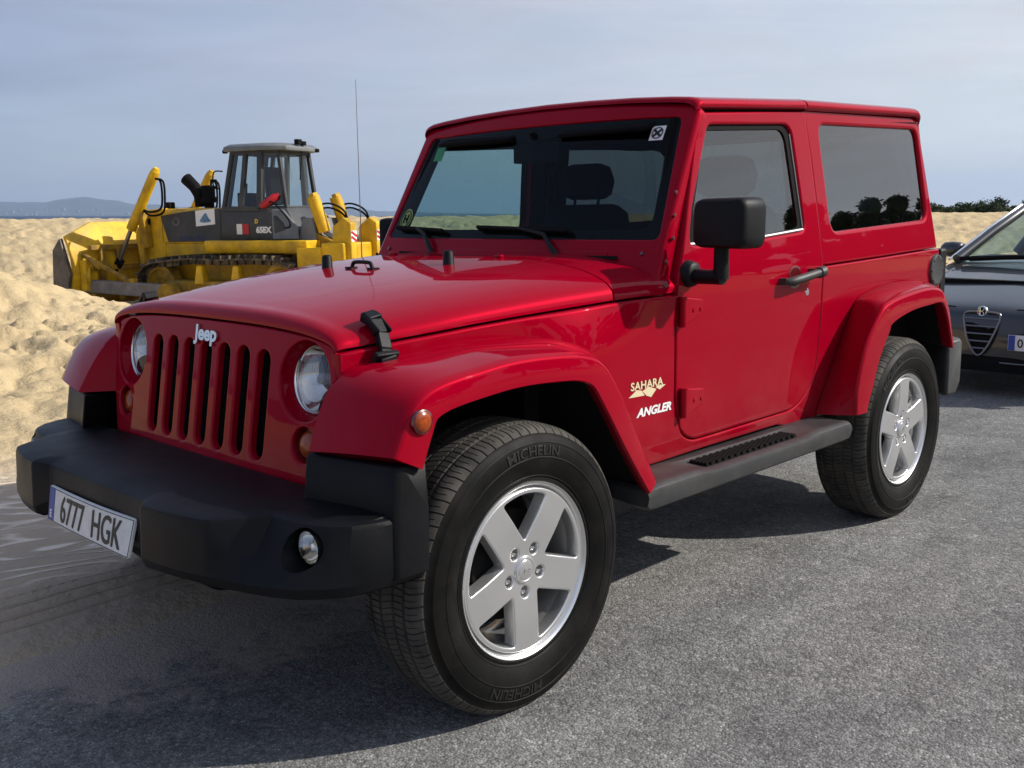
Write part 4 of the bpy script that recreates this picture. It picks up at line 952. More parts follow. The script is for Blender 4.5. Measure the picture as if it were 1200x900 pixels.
# ---- running boards
for s in (1, -1):
    mb = MB(); G = []
    for x, k, e in ((-.500, 0, .62), (-.512, 0, .9), (-.56, 0, 1), (-.78, 0, 1), (-.87, 1, 1), (-1.48, 1, 1), (-1.60, 0, 1), (-1.81, 0, 1), (-1.835, 0, .9), (-1.842, 0, .6)):
        zt, zm = .533+.004*0, .49; dz = .013*k
        g = [(.745, zt-.01), (.80, zt-.002-.004*k), (.812, zt-.004-dz), (.885, zt-.006-dz), (.902, zt-.003-.012*k), (.918, zt-.006-.012*k), (.930, zt-.016-.006*k), (.934, zt-.035), (.928, .458), (.915, .448), (.86, .450), (.745, .47)]
        G.append([(x, s*y, zm+(z-zm)*e) for y, z in g])
    mb.loft(G); rb = mb.build('running_board', M['grey_plastic'], jeep, ang=30)
    mb = MB()
    mb.box((-1.185, s*.849, .5175), (.60, .072, .003))
    for i in range(31):
        for j in range(5): mb.box((-.893-i*.0195, s*(.820+j*.0142+.007*(i % 2)), .522), (.012, .009, .009))
    mb.build('tread_studs', M['black'], rb)
    for x in (-.75, -1.2, -1.6): mb = MB(); mb.box((x, s*.70, .46), (.05, .20, .025)); mb.build('bracket', M['black'], rb)

# ---- wheels
RT, HUB, TRACK = .403, .394, .786
prof = []
half = [(.236, .094), (.243, .106), (.250, .112), (.258, .111), (.2595, .1128), (.263, .1146), (.2645, .1136), (.275, .1185), (.300, .1262), (.312, .1276), (.3135, .1292), (.316, .1292), (.3175, .1280), (.325, .1285), (.345, .1265), (.353, .1245), (.3545, .1258), (.358, .1245), (.3595, .1222), (.374, .1155), (.376, .1145), (.379, .1145), (.382, .1125), (.391, .1045), (.397, .095), (.4005, .083)]
crown = [(.4015, .0745, 0), (.4017, .0700, 0), (.3935, .0685, 2), (.3935, .0600, 2), (.4025, .0585, 0), (.4030, .0300, 0), (.3950, .0285, 2), (.3950, .0205, 2), (.4032, .0190, 0), (.4034, 0, 0)]
prof = [(r, a, 1 if .376 < r else 0) for r, a in half] + [(r, a, 0 if g == 2 else 1) for r, a, g in crown]
prof = prof + [(r, -a, g) for r, a, g in prof[::-1][1:]]
def tyre_mesh():
    mb = MB(); V = []; F = []; NP = 72; fr = (0, .02, .11, .13, .50, .515, .565, .58); n = NP*len(fr); k = len(prof)
    for i in range(NP):
        for q, f0 in enumerate(fr):
            for (r, a, g) in prof:
                sl = .35*math.sin(a*38) if abs(a) < .075 else .25*(abs(a)-.075)/.03*(1 if a > 0 else -1)
                an = 2*math.pi*(i+f0+sl*.8)/NP; d = (.0065 if abs(a) > .07 else .0045) if (g and q in (1, 2)) else (.004 if (g and q in (5, 6) and abs(a) < .104) else 0)
                if abs(a) > .1135: d = 0
                rr = r-d; x, z = rr*math.cos(an), rr*math.sin(an)
                if z < -HUB: z = -HUB
                V.append((x, a, z))
    for i in range(n):
        for j in range(k-1):
            ii = (i+1) % n; F.append((i*k+j, ii*k+j, ii*k+j+1, i*k+j+1))
    k_ = len(prof)
    mb.v = V; mb.f = F
    mb.m = [1 if .379 < (prof[j % (k-1)][0]+prof[j % (k-1)+1][0])/2 else 0 for j in range(len(F))]
    return mb
wm = lambda r, a, t: (r*math.cos(a), t, r*math.sin(a))
mb = MB()
mb.lathe([(.225, .085), (.232, .094), (.236, .104), (.240, .110), (.2445, .1125), (.246, .110), (.246, .104), (.238, .098)], wm, 96)
mb.lathe([(.246, -.10), (.222, -.08), (.205, -.02), (.210, .05), (.222, .088)], wm, 72)
pk = []
for i in range(5):
    mid = R(-90+36+72*i); hw = .0475
    a0, a1 = R(-90+72*i), R(-90+72*(i+1))
    def edge(t, ang, sg): return (t*math.cos(ang)-sg*hw*math.sin(ang), t*math.sin(ang)+sg*hw*math.cos(ang))
    v = .082; vp = (v*math.cos(mid), v*math.sin(mid)); ro = .2135
    ta = math.sqrt(ro*ro-hw*hw); A = edge(ta, a0, 1); B = edge(ta, a1, -1)
    aA, aB = math.atan2(A[1], A[0]), math.atan2(B[1], B[0])
    if aB < aA: aB += 2*math.pi
    arc = [(ro*math.cos(aA+(aB-aA)*j/8), ro*math.sin(aA+(aB-aA)*j/8)) for j in range(9)]
    pk.append(dense(roundpoly([vp]+arc, [.008, .010]+[0]*7+[.010], 4), .014))
lugs = [(.0635*math.cos(R(-90+72*i)), .0635*math.sin(R(-90+72*i))) for i in range(5)]
holes = pk+[circle(x, y, .0165, 18) for x, y in lugs]
def face(u, v, d):
    r = math.hypot(u, v); return (u, .1055-.010*max(0, (.15-r)/.15)-d, v)
panel(mb, circle(0, 0, .2275, 90), face, .040, r=.004, holes=holes, grid=.022, hole_r=.0045)
rim = mb.build('wheel', M['alloy'], jeep, ang=38)
tyre = tyre_mesh().build('tyre', [M['rubber'], M['tread']], rim, ang=40, weld=0)
mb = MB(); mb.lathe([(.0005, .107), (.020, .1065), (.027, .105), (.028, .103), (.031, .1045), (.036, .104), (.040, .098), (.041, .09)], wm, 40); mb.build('centre_cap', M['alloy'], rim, ang=30)
text('cap_word', 'Jeep', .015, M['steel'], lambda x, y, z: (-x, .1065+z, y), rim, depth=.0004)
for x, z in lugs:
    mb = MB(); mb.lathe([(.0005, .098), (.005, .097), (.0085, .090), (.0095, .066)], lambda r, a, t: (x+r*math.cos(a), t, z+r*math.sin(a)), 6); mb.lathe([(.017, .060), (.0005, .060)], lambda r, a, t: (x+r*math.cos(a), t, z+r*math.sin(a)), 12); mb.build('lug_nut', M['chrome'], rim, ang=30)
mb = MB(); mb.lathe([(.0005, .035), (.06, .035), (.08, .030), (.155, .030), (.158, .012), (.08, .012)], wm, 48); mb.lathe([(.20, -.06), (.0005, -.06)], wm, 32)
mb.box((.11, .02, .06), (.09, .07, .13)); mb.build('brake_disc', M['black'], rim, ang=40)
# the outer face is looked at against its axis: letters run from +x to -x, so the angle grows with x
def arc_text2(c_ang, rad, s_, size, name, bold=.0014, sx=1.):
    def f(x, y, z):
        r = rad+y; an = c_ang+x/rad
        py = interp(r, [(.258, .111), (.275, .119), (.300, .1265), (.325, .1285), (.345, .1265), (.362, .1215), (.374, .1155)])
        return (r*math.cos(an), py+.0004+z*.9, r*math.sin(an))
    return text(name, s_, size, M['tyre_text'], f, rim, depth=.0009, bold=bold, sx=sx, sub=3)
arc_text2(R(92), .334, 'MICHELIN', .038, 'tyre_lettering', bold=.0006, sx=1.22)
arc_text2(R(282), .334, 'MICHELIN', .038, 'tyre_lettering', bold=.0006, sx=1.22)
rim.location = (0, TRACK, HUB)
for (x, s, rot) in ((-2.424, 1, 36), (0, -1, 0), (-2.424, -1, 36)):
    c = copy_tree(rim, jeep); c.location = (x, s*TRACK, HUB); c.rotation_euler = (0, R(rot), 0 if s > 0 else math.pi)
    for ch in c.children:
        if ch.name.startswith('tyre') and 'letter' not in ch.name: ch.rotation_euler = (0, -R(rot), 0)

# ---- cabin
def seat(y, sx_=0):
    mb = MB()
    def slab(path, wd, th):
        Lp = []
        for (x, z), w_, t_, an in zip(path, wd, th, range(99)):
            a = path[max(an-1, 0)]; b = path[min(an+1, len(path)-1)]; d = Vector((b[0]-a[0], b[1]-a[1])).normalized(); n_ = Vector((-d.y, d.x))
            Lp.append([(x+n_.x*v*t_/2, y+u*w_/2, z+n_.y*v*t_/2) for u, v in roundpoly([(-1, -1), (1, -1), (1, 1), (-1, 1)], .35, 4)])
        mb.loft(Lp)
    slab([(-1.12, .80), (-1.16, .82), (-1.35, .80), (-1.55, .78), (-1.60, .78)], [.40, .50, .52, .50, .42], [.06, .16, .18, .16, .08])
    slab([(-1.58, .78), (-1.62, .86), (-1.68, 1.05), (-1.74, 1.25), (-1.77, 1.36), (-1.775, 1.385)], [.44, .50, .52, .50, .42, .34], [.10, .15, .15, .13, .11, .06])
    st = mb.build('seat', M['seat'], jeep, ang=60)
    mb = MB()
    slab([(-1.755, 1.42), (-1.76, 1.44), (-1.765, 1.50), (-1.77, 1.56), (-1.77, 1.575)], [.20, .25, .27, .22, .14], [.06, .10, .11, .09, .05])
    mb.tube([(-1.765, y-.07, 1.36), (-1.765, y-.07, 1.45)], .007, 6); mb.tube([(-1.765, y+.07, 1.36), (-1.765, y+.07, 1.45)], .007, 6)
    mb.build('headrest', M['seat'], st, ang=60); return st
seat(.37); seat(-.37)
mb = MB(); Lp = []
for y in (-.70, -.55, -.2, .1, .25, .50, .62, .70):
    k = .05*math.exp(-((y-.37)/.2)**2); Lp.append([(-.82, y, 1.18), (-.93, y, 1.20+k), (-1.03, y, 1.185+k), (-1.07, y, 1.13+k*.4), (-1.05, y, .90), (-.82, y, .86)])
mb.loft(Lp); dash = mb.build('dashboard', M['interior'], jeep, ang=40)
mb = MB(); cw = Vector((-1.17, .37, 1.085)); ax = Vector((-.90, 0, .42)).normalized(); e1 = Vector((0, 1, 0)); e2 = ax.cross(e1)
if e2.z < 0: e2 = -e2
mb.tube([cw+e1*.185*math.cos(R(a))+e2*.185*math.sin(R(a)) for a in range(0, 360, 10)], .017, 10, closed=True)
for a in (0, 180, 270): mb.bar(cw-ax*.01, cw+e1*.18*math.cos(R(a))+e2*.18*math.sin(R(a)), .05, .02, ax)
mb.lathe([(.0005, .03), (.05, .028), (.07, .01), (.07, -.03)], lambda r, a, t: tuple(cw+e1*r*math.cos(a)+e2*r*math.sin(a)+ax*t), 20); mb.tube([cw, cw-ax*.22], .035, 10)
mb.build('steering_wheel', M['grey_plastic'], jeep, ang=50)
mb = MB(); mb.box((-1.06, -.02, 1.585), (.04, .24, .075)); mb.tube([(-1.05, -.02, 1.60), (-1.02, -.02, 1.66)], .012, 8); mb.build('rear_view_mirror', M['interior'], jeep, bevel=.015)
mb = MB()
for s in (1, -1):
    mb.tube(smooth_path([(-1.10, s*.60, 1.655), (-1.45, s*.60, 1.675), (-1.85, s*.60, 1.685), (-2.4, s*.60, 1.70), (-2.75, s*.60, 1.66), (-2.92, s*.62, 1.2), (-2.95, s*.64, .9)], 4), .034, 10)
    mb.tube([(-1.86, s*.60, 1.68), (-1.88, s*.66, 1.2), (-1.88, s*.68, .6)], .036, 10); mb.tube([(-1.08, s*.61, 1.66), (-.90, s*.675, 1.28), (-.86, s*.70, 1.1)], .025, 10)
mb.tube([(-1.86, -.60, 1.685), (-1.86, .60, 1.685)], .034, 10); mb.tube([(-1.10, -.60, 1.66), (-1.10, .60, 1.66)], .025, 10)
mb.build('roll_bars', M['interior'], jeep, ang=50)
mb = MB(); mb.box((-2.50, 0, .80), (.12, .90, .36)); mb.box((-2.35, 0, .72), (.36, .90, .12))
mb.build('rear_seat', M['seat'], jeep, bevel=.03)
for s in (1, -1):
    mb = MB(); mb.box((-1.06, s*.33, 1.655), (.12, .42, .018), Matrix.Rotation(R(18), 3, 'Y')); mb.build('sun_visor', M['interior'], jeep, bevel=.008)
    mb = MB(); panel(mb, dense(ho, .09), side(s, .040), .004, r=0, holes=[dense(offs(ccw(qw), -.006), .07)], grid=.15); panel(mb, [(-1.88, .56), (-3.0, .56), (-3.0, 1.16), (-1.88, 1.13)], side(s, .045), .004, r=0, grid=.2); mb.build('inner_trim', M['interior'], jeep)
    mb = MB(); mb.bar((-1.86, s*.655, 1.56), (-1.88, s*.645, 1.0), .045, .002, (0, 1, 0)); mb.build('seat_belt', M['grey_plastic'], jeep)
# ============================================================ yellow bulldozer on the sand
DZ = (-9.4657, -15.5129, -.42); DYAW = -1.25398
M['yel'] = mat('machine_yellow', (.66, .385, .003), .5, spec=.4, var=.38, vscale=2.6, rvar=.1)
M['yel_old'] = mat('machine_yellow_worn', (.33, .19, .010), .65, spec=.3, var=.7, vscale=3.5)
M['dgrey'] = mat('machine_grey', (.030, .034, .040), .5, var=.3, vscale=2.5)
M['lgrey'] = mat('machine_light_grey', (.15, .165, .175), .5, var=.2, vscale=3)
M['track'] = mat('track_steel', (.030, .027, .024), .7, .3, var=.6, vscale=7)
M['armgrey'] = mat('arm_steel', (.20, .18, .165), .55, .2, var=.35, vscale=4)
M['blade'] = mat('blade_worn', (.13, .11, .095), .45, .6, var=.5, vscale=4)
M['ext_red'] = mat('extinguisher_red', (.45, .01, .02), .4)
M['cabglass'] = glass('cab_glass', (.72, .80, .80), f0=.06)
M['sticker_blue'] = mat('sticker_blue', (.10, .22, .38), .5, var=.4, vscale=9)
M['navy'] = mat('navy_print', (.012, .02, .10), .5)
M['yprint'] = mat('yellow_print', (.75, .50, .03), .5)
for k_, a_ in (('yel', .35), ('yel_old', .7), ('dgrey', .28), ('lgrey', .4), ('armgrey', .5), ('blade', .5)): grime(M[k_], (.17, .125, .075), a_, 3.2, .48, .72)
grime(M['track'], (.30, .23, .15), .8, 5, .42, .66)
dz = thing('bulldozer', 'yellow bulldozer with grey cab standing in the sand behind the red vehicle', 'bulldozer', DZ, DYAW)
# ---- tracks
def loop_pts():
    P = []
    for a in range(-95, 96, 10): P.append((1.66+.46*math.cos(R(a)), .46+.46*math.sin(R(a))))
    top = [(1.2, .965), (.67, 1.0), (0, .975), (-.6, 1.0), (-1.1, 1.0)]
    P += top
    for a in range(85, 276, 10): P.append((-1.40+.49*math.cos(R(a)), .49+.49*math.sin(R(a))))
    P += [(-.9, 0), (0, 0), (.9, 0)]
    return P
LP = [Vector((p[0], p[1])) for p in loop_pts()]
def resample(P, n_):
    Ls = [0]; k = len(P)
    for i in range(k): Ls.append(Ls[-1]+(P[(i+1) % k]-P[i]).length)
    out = []
    for j in range(n_):
        t = Ls[-1]*j/n_; i = max(q for q in range(k) if Ls[q] <= t); f_ = (t-Ls[i])/max(1e-9, Ls[i+1]-Ls[i]); out.append(P[i].lerp(P[(i+1) % k], f_))
    return out
shoes = resample(LP, 44)
for s in (1, -1):
    mb = MB(); y0 = s*.94
    for i, p in enumerate(shoes):
        q = shoes[(i+1) % 44]; t = (q-p).normalized(); nn_ = Vector((t.y, -t.x)); c = p.lerp(q, .5)
        rot = Matrix(((t.x, 0, nn_.x), (0, 1, 0), (t.y, 0, nn_.y)))
        mb.box((c.x, y0, c.y), ((q-p).length*.93, .61, .03), rot)
        g = c+nn_*.045+t*.05; mb.box((g.x, y0, g.y), (.03, .61, .08), rot)
        g = c-nn_*.06
        for yy in (-.10, .10): mb.box((g.x, y0+yy, g.y), ((q-p).length*.8, .05, .10), rot)
    tk = mb.build('track', M['track'], dz)
    mb = MB(); mb.box((.1, y0, .40), (2.7, .34, .34)); mb.box((1.40, y0, .42), (.5, .28, .22))
    mb.box((.1, s*1.16, .44), (2.5, .10, .24))
    mb.build('track_frame', M['yel_old'], tk, bevel=.03)
    for x in (.47, -.44):
        mb = MB(); mb.loft([[(x-.12, s*(y0*s+.12), .5), (x+.12, s*(y0*s+.12), .5), (x+.12, s*(y0*s+.30), .5), (x-.12, s*(y0*s+.30), .5)], [(x-.05, s*(y0*s+.12), .87), (x+.07, s*(y0*s+.12), .87), (x+.07, s*(y0*s+.27), .87), (x-.05, s*(y0*s+.27), .87)]]); mb.build('roller_bracket', M['yel'], tk, bevel=.02)
    for nm, cx, cz, r_ in (('idler_wheel', 1.66, .46, .40), ('sprocket', -1.40, .49, .42)):
        mb = MB(); mb.lathe([(.0005, .16), (.12, .17), (.16, .10), (r_*.75, .08), (r_*.8, .13), (r_, .12), (r_, -.12), (r_*.8, -.13), (.0005, -.13)], lambda r, a, t: (cx+r*math.cos(a), y0+s*t, cz+r*math.sin(a)), 28); mb.build(nm, M['yel_old'], tk, ang=40)
    mb = MB()
    for i in range(7): mb.lathe([(.0005, .14), (.10, .14), (.11, .08), (.11, -.08), (.0005, -.1)], lambda r, a, t: (-1.0+i*.36+r*math.cos(a), y0+s*t, .17+r*math.sin(a)), 14)
    mb.build('track_rollers', M['track'], tk, ang=40)
    # push arm and its brace
    mb = MB(); mb.bar((3.28, s*1.47, .44), (1.06, s*1.47, .37), .16, .27)
    arm = mb.build('push_arm', M['armgrey'], dz, bevel=.025)
    mb = MB(); mb.lathe([(.0005, .13), (.10, .13), (.20, .11), (.21, -.08), (.0005, -.08)], lambda r, a, t: (1.02+r*math.cos(a), s*(1.47+t), .33+r*math.sin(a)), 24); mb.build('trunnion', M['yel_old'], arm, ang=40)
    mb = MB(); mb.tube([(3.22, s*1.55, 1.08), (2.3, s*1.50, .66), (2.1, s*1.49, .58)], [.05, .05, .06], 10); mb.tube([(3.0, s*1.53, .935), (2.75, s*1.52, .835)], .07, 10); mb.box((2.02, s*1.48, .55), (.26, .12, .12)); mb.build('blade_brace', M['yel_old'], arm, ang=40)
# ---- blade
def bl(y, t):   # t 0..1 up the curved section
    z = -.05+t*1.50; x = 3.12+.20*(2*t-1)**2+.06*(1-t); wing = max(0, abs(y)-1.1); return x+.30*wing, z
mb = MB(); ys = [-1.75, -1.45, -1.1, -.6, 0, .6, 1.1, 1.45, 1.75]
Gf = []; 
for y in ys:
    top = 1+.19*min(1, max(0, (1.75-abs(y))/.65)); Gf.append([(bl(y, t*top)[0], y, bl(y, t*top)[1]) for t in [i/10 for i in range(11)]])
Gb = [[(x-.06, y, z) for x, y, z in g] for g in Gf]
mb.rows(Gf); mb.rows(Gb)
for A_, B_ in ((Gf[0], Gb[0]), (Gf[-1], Gb[-1])): mb.rows([A_, B_])
mb.rows([[g[-1] for g in Gf], [g[-1] for g in Gb]]); mb.rows([[g[0] for g in Gf], [g[0] for g in Gb]])
blade = mb.build('blade', M['yel'], dz, ang=40)
mb = MB()
for y in (-1.2, -.75, 0, .75, 1.2): mb.bar((3.06, y, .1), (3.06, y, 1.25), .07, .14, (0, 1, 0))
for z in (.28, .80, 1.22): mb.bar((3.08, -1.5, z), (3.08, 1.5, z), .12, .10)
mb.build('blade_ribs', M['yel_old'], blade, bevel=.01)
for s in (1, -1):
    mb = MB(); mb.loft([[(x, s*yy, z) for x, z in ((3.50, -.05), (3.86, .0), (3.80, .75), (3.76, 1.18), (3.54, 1.42), (3.32, .7))] for yy in (1.74, 1.83)]); mb.build('end_plate', M['blade'], blade, bevel=.012)
    mb = MB()
    mb.tube([(3.14, s*1.50, .42), (3.06, s*1.58, .62), (3.14, s*1.5, .9)], .05, 8); mb.box((3.16, s*1.48, .66), (.16, .32, .62)); mb.build('brace_lug', M['yel'], blade, bevel=.03)
mb = MB(); mb.bar((3.42, -1.75, .02), (3.42, 1.75, .02), .04, .24); mb.build('cutting_edge', M['blade'], blade)
# ---- hull, engine hood
mb = MB(); mb.box((.2, 0, .85), (4.2, 1.14, .92)); mb.loft([[(x, s_*w_, z) for x, s_, z in ((2.62, 1, .75), (2.72, 1, 1.45), (2.46, 1, 1.955), (1.9, 1, 2.0), (1.9, 1, .75))] for w_ in (.60, -.60)]); 
hull = mb.build('hull', M['yel'], dz, bevel=.03)
mb = MB()
for i in range(9): mb.box((2.70-.0*i, 0, .92+i*.085), (.05, .9, .04))
mb.build('radiator_grille', M['dgrey'], hull)
mb = MB(); mb.loft([[(x, y, z) for y, z in ((-.60, 1.28), (.60, 1.28), (.60, 1.90), (.50, 1.985), (-.50, 1.985), (-.60, 1.90))] for x in (1.98, .34)])
hood_d = mb.build('engine_cover', M['yel'], dz, bevel=.02)
for s in (1, -1):
    mb = MB(); panel(mb, roundpoly([(1.97, 1.84), (1.80, 1.31), (.40, 1.32), (.36, 1.965), (1.2, 1.93)], .02, 3), lambda u, v, d: (u, s*(.618-d), v), .02, r=.008, grid=.3); pn = mb.build('side_panel', M['dgrey'], hood_d)
    mb = MB(); panel(mb, [(.52, 1.66), (1.02, 1.62), (1.02, 1.93), (.52, 1.97)] if s > 0 else [(.52, 1.66), (1.02, 1.66), (1.02, 1.93), (.52, 1.93)], lambda u, v, d: (u, s*(.6215-d), v), .002, r=0, grid=.3); st_ = mb.build('picture_sticker', M['white'], pn)
    mb = MB(); panel(mb, chaikin([(.58, 1.70), (.95, 1.69), (.86, 1.80), (.74, 1.91), (.70, 1.80)], 2), lambda u, v, d: (u, s*(.6245-d), v), .002, r=0, grid=.3); mb.build('sticker_print', M['sticker_blue'], st_)
    text('maker_word', 'KOMATSU', .115, M['navy'], lambda x, y, z: (1.12-s*x, s*(.6195+z), 1.385+y), pn, depth=.001, bold=.004, sx=1.3)
    mb = MB(); mb.tube([(1.55+.05*math.cos(R(a))*1.6, s*.6195, 1.72+.07*math.sin(R(a))) for a in range(0, 360, 24)], .012, 5, closed=True); mb.build('worn_crest', M['armgrey'], pn)
mb = MB(); mb.tube([(1.20, 0, 1.95), (1.20, 0, 2.14)], .10, 14); mb.lathe([(.0005, 2.10), (.17, 2.10), (.17, 2.20), (.13, 2.22), (.13, 2.38), (.15, 2.40), (.15, 2.44), (.0005, 2.46)], lambda r, a, t: (1.20+r*math.cos(a), r*math.sin(a), t), 20)
mb.tube([(1.40, .05, 2.02), (1.42, .05, 2.25), (1.52, .05, 2.42), (1.74, .05, 2.60)], [.10, .11, .12, .13], 14)
mb.tube([(1.22, -.1, 2.42), (1.20, -.1, 2.56), (1.08, -.1, 2.56), (1.06, -.1, 2.36)], .025, 7)
mb.build('exhaust_stack', M['black'], dz, ang=40)
mb = MB(); mb.box((1.95, .35, 2.05), (.14, .18, .14)); mb.box((2.30, .66, 1.72), (.12, .10, .14)); mb.build('work_lamp', M['black'], dz, bevel=.02)
# lift cylinders with hoses
for s in (1, -1):
    y = s*.80; a = Vector((1.84, y, 2.72)); b_ = Vector((2.62, y, 1.58)); e_ = Vector((3.08, y, .82))
    mb = MB(); mb.tube([a, a.lerp(b_, .05), b_], [.085, .10, .10], 14); mb.tube([a.lerp(b_, -.06), a.lerp(b_, .0)], [.05, .09], 12); cy = mb.build('lift_cylinder', M['yel'], dz, ang=40)
    mb = MB(); mb.tube([b_, e_], .045, 10); mb.build('rod', M['steel'], cy, ang=40)
    mb = MB(); mb.tube([(e_.x-.1, y, e_.z+.12), (e_.x+.1, y, e_.z-.12)], .09, 10); mb.build('rod_eye', M['black'], cy, ang=40)
    mb = MB(); mb.bar((2.30, s*.66, 1.20), (2.34, s*.76, 2.02), .18, .16, (1, 0, 0)); mb.bar((2.42, s*.70, .70), (2.40, s*.70, 1.75), .10, .10, (0, 1, 0)); mb.build('cylinder_yoke', M['yel_old'], cy, bevel=.02)
    mb = MB()
    for k_ in (0, .07): mb.tube(smooth_path([(1.80, y+.05, 2.58), (1.66-k_, y+.06, 2.52), (1.64-k_, y+.06, 2.2), (1.72-k_, y+.05, 1.98-k_), (2.05, y, 1.92-k_), (2.28, y-.02, 1.98)], 5), .022, 7)
    mb.build('hose', M['black'], cy, ang=60)
# ---- platform and cab
mb = MB()
for s in (1, -1):
    mb.loft([[(x, s*yy, z) for yy, z in ((.55, 1.08), (.95, 1.10), (1.0, 1.30), (.98, 1.345), (.55, 1.345))] for x in (.50, -1.98)])
    mb.loft([[(-1.88, s*y_, .45), (-2.02, s*y_, 1.34), (-1.55, s*y_, 1.34), (-1.35, s*y_, .45)] for y_ in (.30, .62)])
plat = mb.build('fender_platform', M['yel'], dz, bevel=.02)
CB = [(.26, .50), (.20, .70), (-.72, .72), (-1.16, .48), (-1.16, -.48), (-.72, -.72), (.20, -.70), (.26, -.50)]
CT = [(.02, .46), (-.02, .62), (-.74, .64), (-1.02, .46), (-1.02, -.46), (-.74, -.64), (-.02, -.62), (.02, -.46)]
def cabpt(i, t, o=0.):
    a, b_ = CB[i], CT[i]; k_ = 1+o; return ((a[0]+(b_[0]-a[0])*t)*1, (a[1]+(b_[1]-a[1])*t)*k_, 1.95+(3.04-1.95)*t)
mb = MB(); mb.loft([[(x, y, z) for x, y in [(.34, .66), (.30, .72), (-1.55, .72), (-1.60, .60), (-1.60, -.60), (-1.55, -.72), (.30, -.72), (.34, -.66)]] for z in (1.345,)]+[[(x, y, z) for (x, y), z in zip([(.30, .60), (.26, .715), (-.85, .73), (-1.2, .52), (-1.2, -.52), (-.85, -.73), (.26, -.715), (.30, -.60)], [1.96]*8)]])
cbb = mb.build('cab_base', M['dgrey'], dz, ang=30, bevel=.015)
mb = MB()
for s in (1, -1): mb.loft([[(-1.0, s*.745, 1.36), (-1.62, s*.735, 1.36), (-1.58, s*.735, 1.60), (-1.17, s*.60, 1.93), (-1.0, s*.745, 1.93)], [(-1.0, s*.70, 1.36), (-1.6, s*.68, 1.36), (-1.56, s*.66, 1.6), (-1.15, s*.55, 1.93), (-1.0, s*.70, 1.93)]])
mb.box((-1.75, 0, 1.55), (.42, 1.30, .42), None, (.6, .95)); mb.build('rear_tank', M['lgrey'], dz, bevel=.02)
mb = MB()
pillars = [(0, .05), (1, .05), (2, .075), (3, .05), (4, .05), (5, .075), (6, .05), (7, .05)]
for i, w_ in pillars: mb.bar(cabpt(i, 0), cabpt(i, 1), w_*1.5, w_*1.5, (0, 1, 0))
for t in (0.0, 1.0):
    for i in range(8): mb.bar(cabpt(i, t), cabpt((i+1) % 8, t), .07, .10)
for s in (1, 6):                                # door post
    j = 2 if s == 1 else 5; a = Vector(cabpt(s, 0)).lerp(Vector(cabpt(j, 0)), .48); b_ = Vector(cabpt(s, 1)).lerp(Vector(cabpt(j, 1)), .48); mb.bar(a, b_, .09, .08, (0, 1, 0))
cab = mb.build('cab', M['dgrey'], dz, bevel=.012)
for i in range(8):
    a, b_, c_, d_ = (Vector(cabpt(i, .03)), Vector(cabpt((i+1) % 8, .03)), Vector(cabpt((i+1) % 8, .96)), Vector(cabpt(i, .96)))
    mb = MB(); mb.add([a, b_, c_, d_], [(0, 1, 2, 3)]); mb.build('window', M['cabglass'], cab)
mb = MB(); mb.loft([[(x, y, z) for x, y in k_] for z, k_ in ((3.05, [(.16, .60), (.10, .74), (-.86, .76), (-1.24, .50), (-1.24, -.50), (-.86, -.76), (.10, -.74), (.16, -.60)]), (3.13, [(.16, .60), (.10, .74), (-.86, .76), (-1.24, .50), (-1.24, -.50), (-.86, -.76), (.10, -.74), (.16, -.60)]), (3.19, [(.06, .54), (.02, .64), (-.82, .66), (-1.12, .46), (-1.12, -.46), (-.82, -.66), (.02, -.64), (.06, -.54)]))])
mb.build('cab_roof', M['lgrey'], cab, bevel=.012)
for (x, y, z, k_) in ((-1.22, .1, 3.22, .10), (-1.22, -.06, 3.20, .08), (.16, .62, 3.06, .07), (-1.24, -.46, 3.08, .07)):
    mb = MB(); mb.box((x, y, z), (k_, k_*1.3, k_)); mb.build('roof_lamp', M['black'], cab, bevel=.01)
mb = MB(); mb.box((-.30, 0, 2.10), (.5, .5, .16)); mb.box((-.52, 0, 2.45), (.14, .46, .62)); mb.build('driver_seat', M['interior'], cab, bevel=.04)
mb = MB(); mb.box((.08, .1, 2.12), (.14, .5, .3)); mb.tube([(-.05, .34, 2.0), (-.10, .34, 2.45)], .02, 6); mb.build('console', M['interior'], cab, bevel=.02)
mb = MB(); mb.tube(smooth_path([(-1.17, -.02, 3.10), (-1.19, -.02, 2.95), (-1.19, .05, 2.5)], 4), .012, 6); mb.build('wiper', M['black'], cab)
mb = MB(); mb.tube(smooth_path([(.24, .74, 2.35), (.30, .84, 2.38), (.28, .84, 2.66), (.16, .72, 2.68)], 4), .014, 6)
mb.tube(smooth_path([(-.95, .74, 2.05), (-1.10, .80, 2.06), (-1.40, .76, 1.75), (-1.42, .74, 1.60), (-1.30, .74, 1.58)], 4), .014, 6); mb.build('grab_rail', M['black'], cab)
mb = MB(); ea, eb = Vector((-.80, .80, 1.98)), Vector((-1.10, .62, 2.22)); mb.tube([ea, ea.lerp(eb, .1), ea.lerp(eb, .8), ea.lerp(eb, .92), eb], [.045, .07, .07, .035, .035], 12); mb.build('fire_extinguisher', M['ext_red'], cab, ang=40)
sp_ = lambda x, y, z: (x, .7225+z, y)
text('model_letter', 'D', .11, M['yprint'], lambda x, y, z: (-.62-x, .733+z, 1.71+y), cbb, depth=.001, bold=.006)
text('model_number', '65EX', .155, M['white'], lambda x, y, z: (-.79-x, .733+z, 1.545+y), cbb, depth=.001, bold=.009, sx=1.05)
mb = MB(); panel(mb, [(-.265, 1.46), (-.42, 1.46), (-.42, 1.66), (-.265, 1.66)], lambda u, v, d: (u, .733-d, v), .002, r=0, grid=.3); mb.build('red_label', M['ext_red'], cbb)
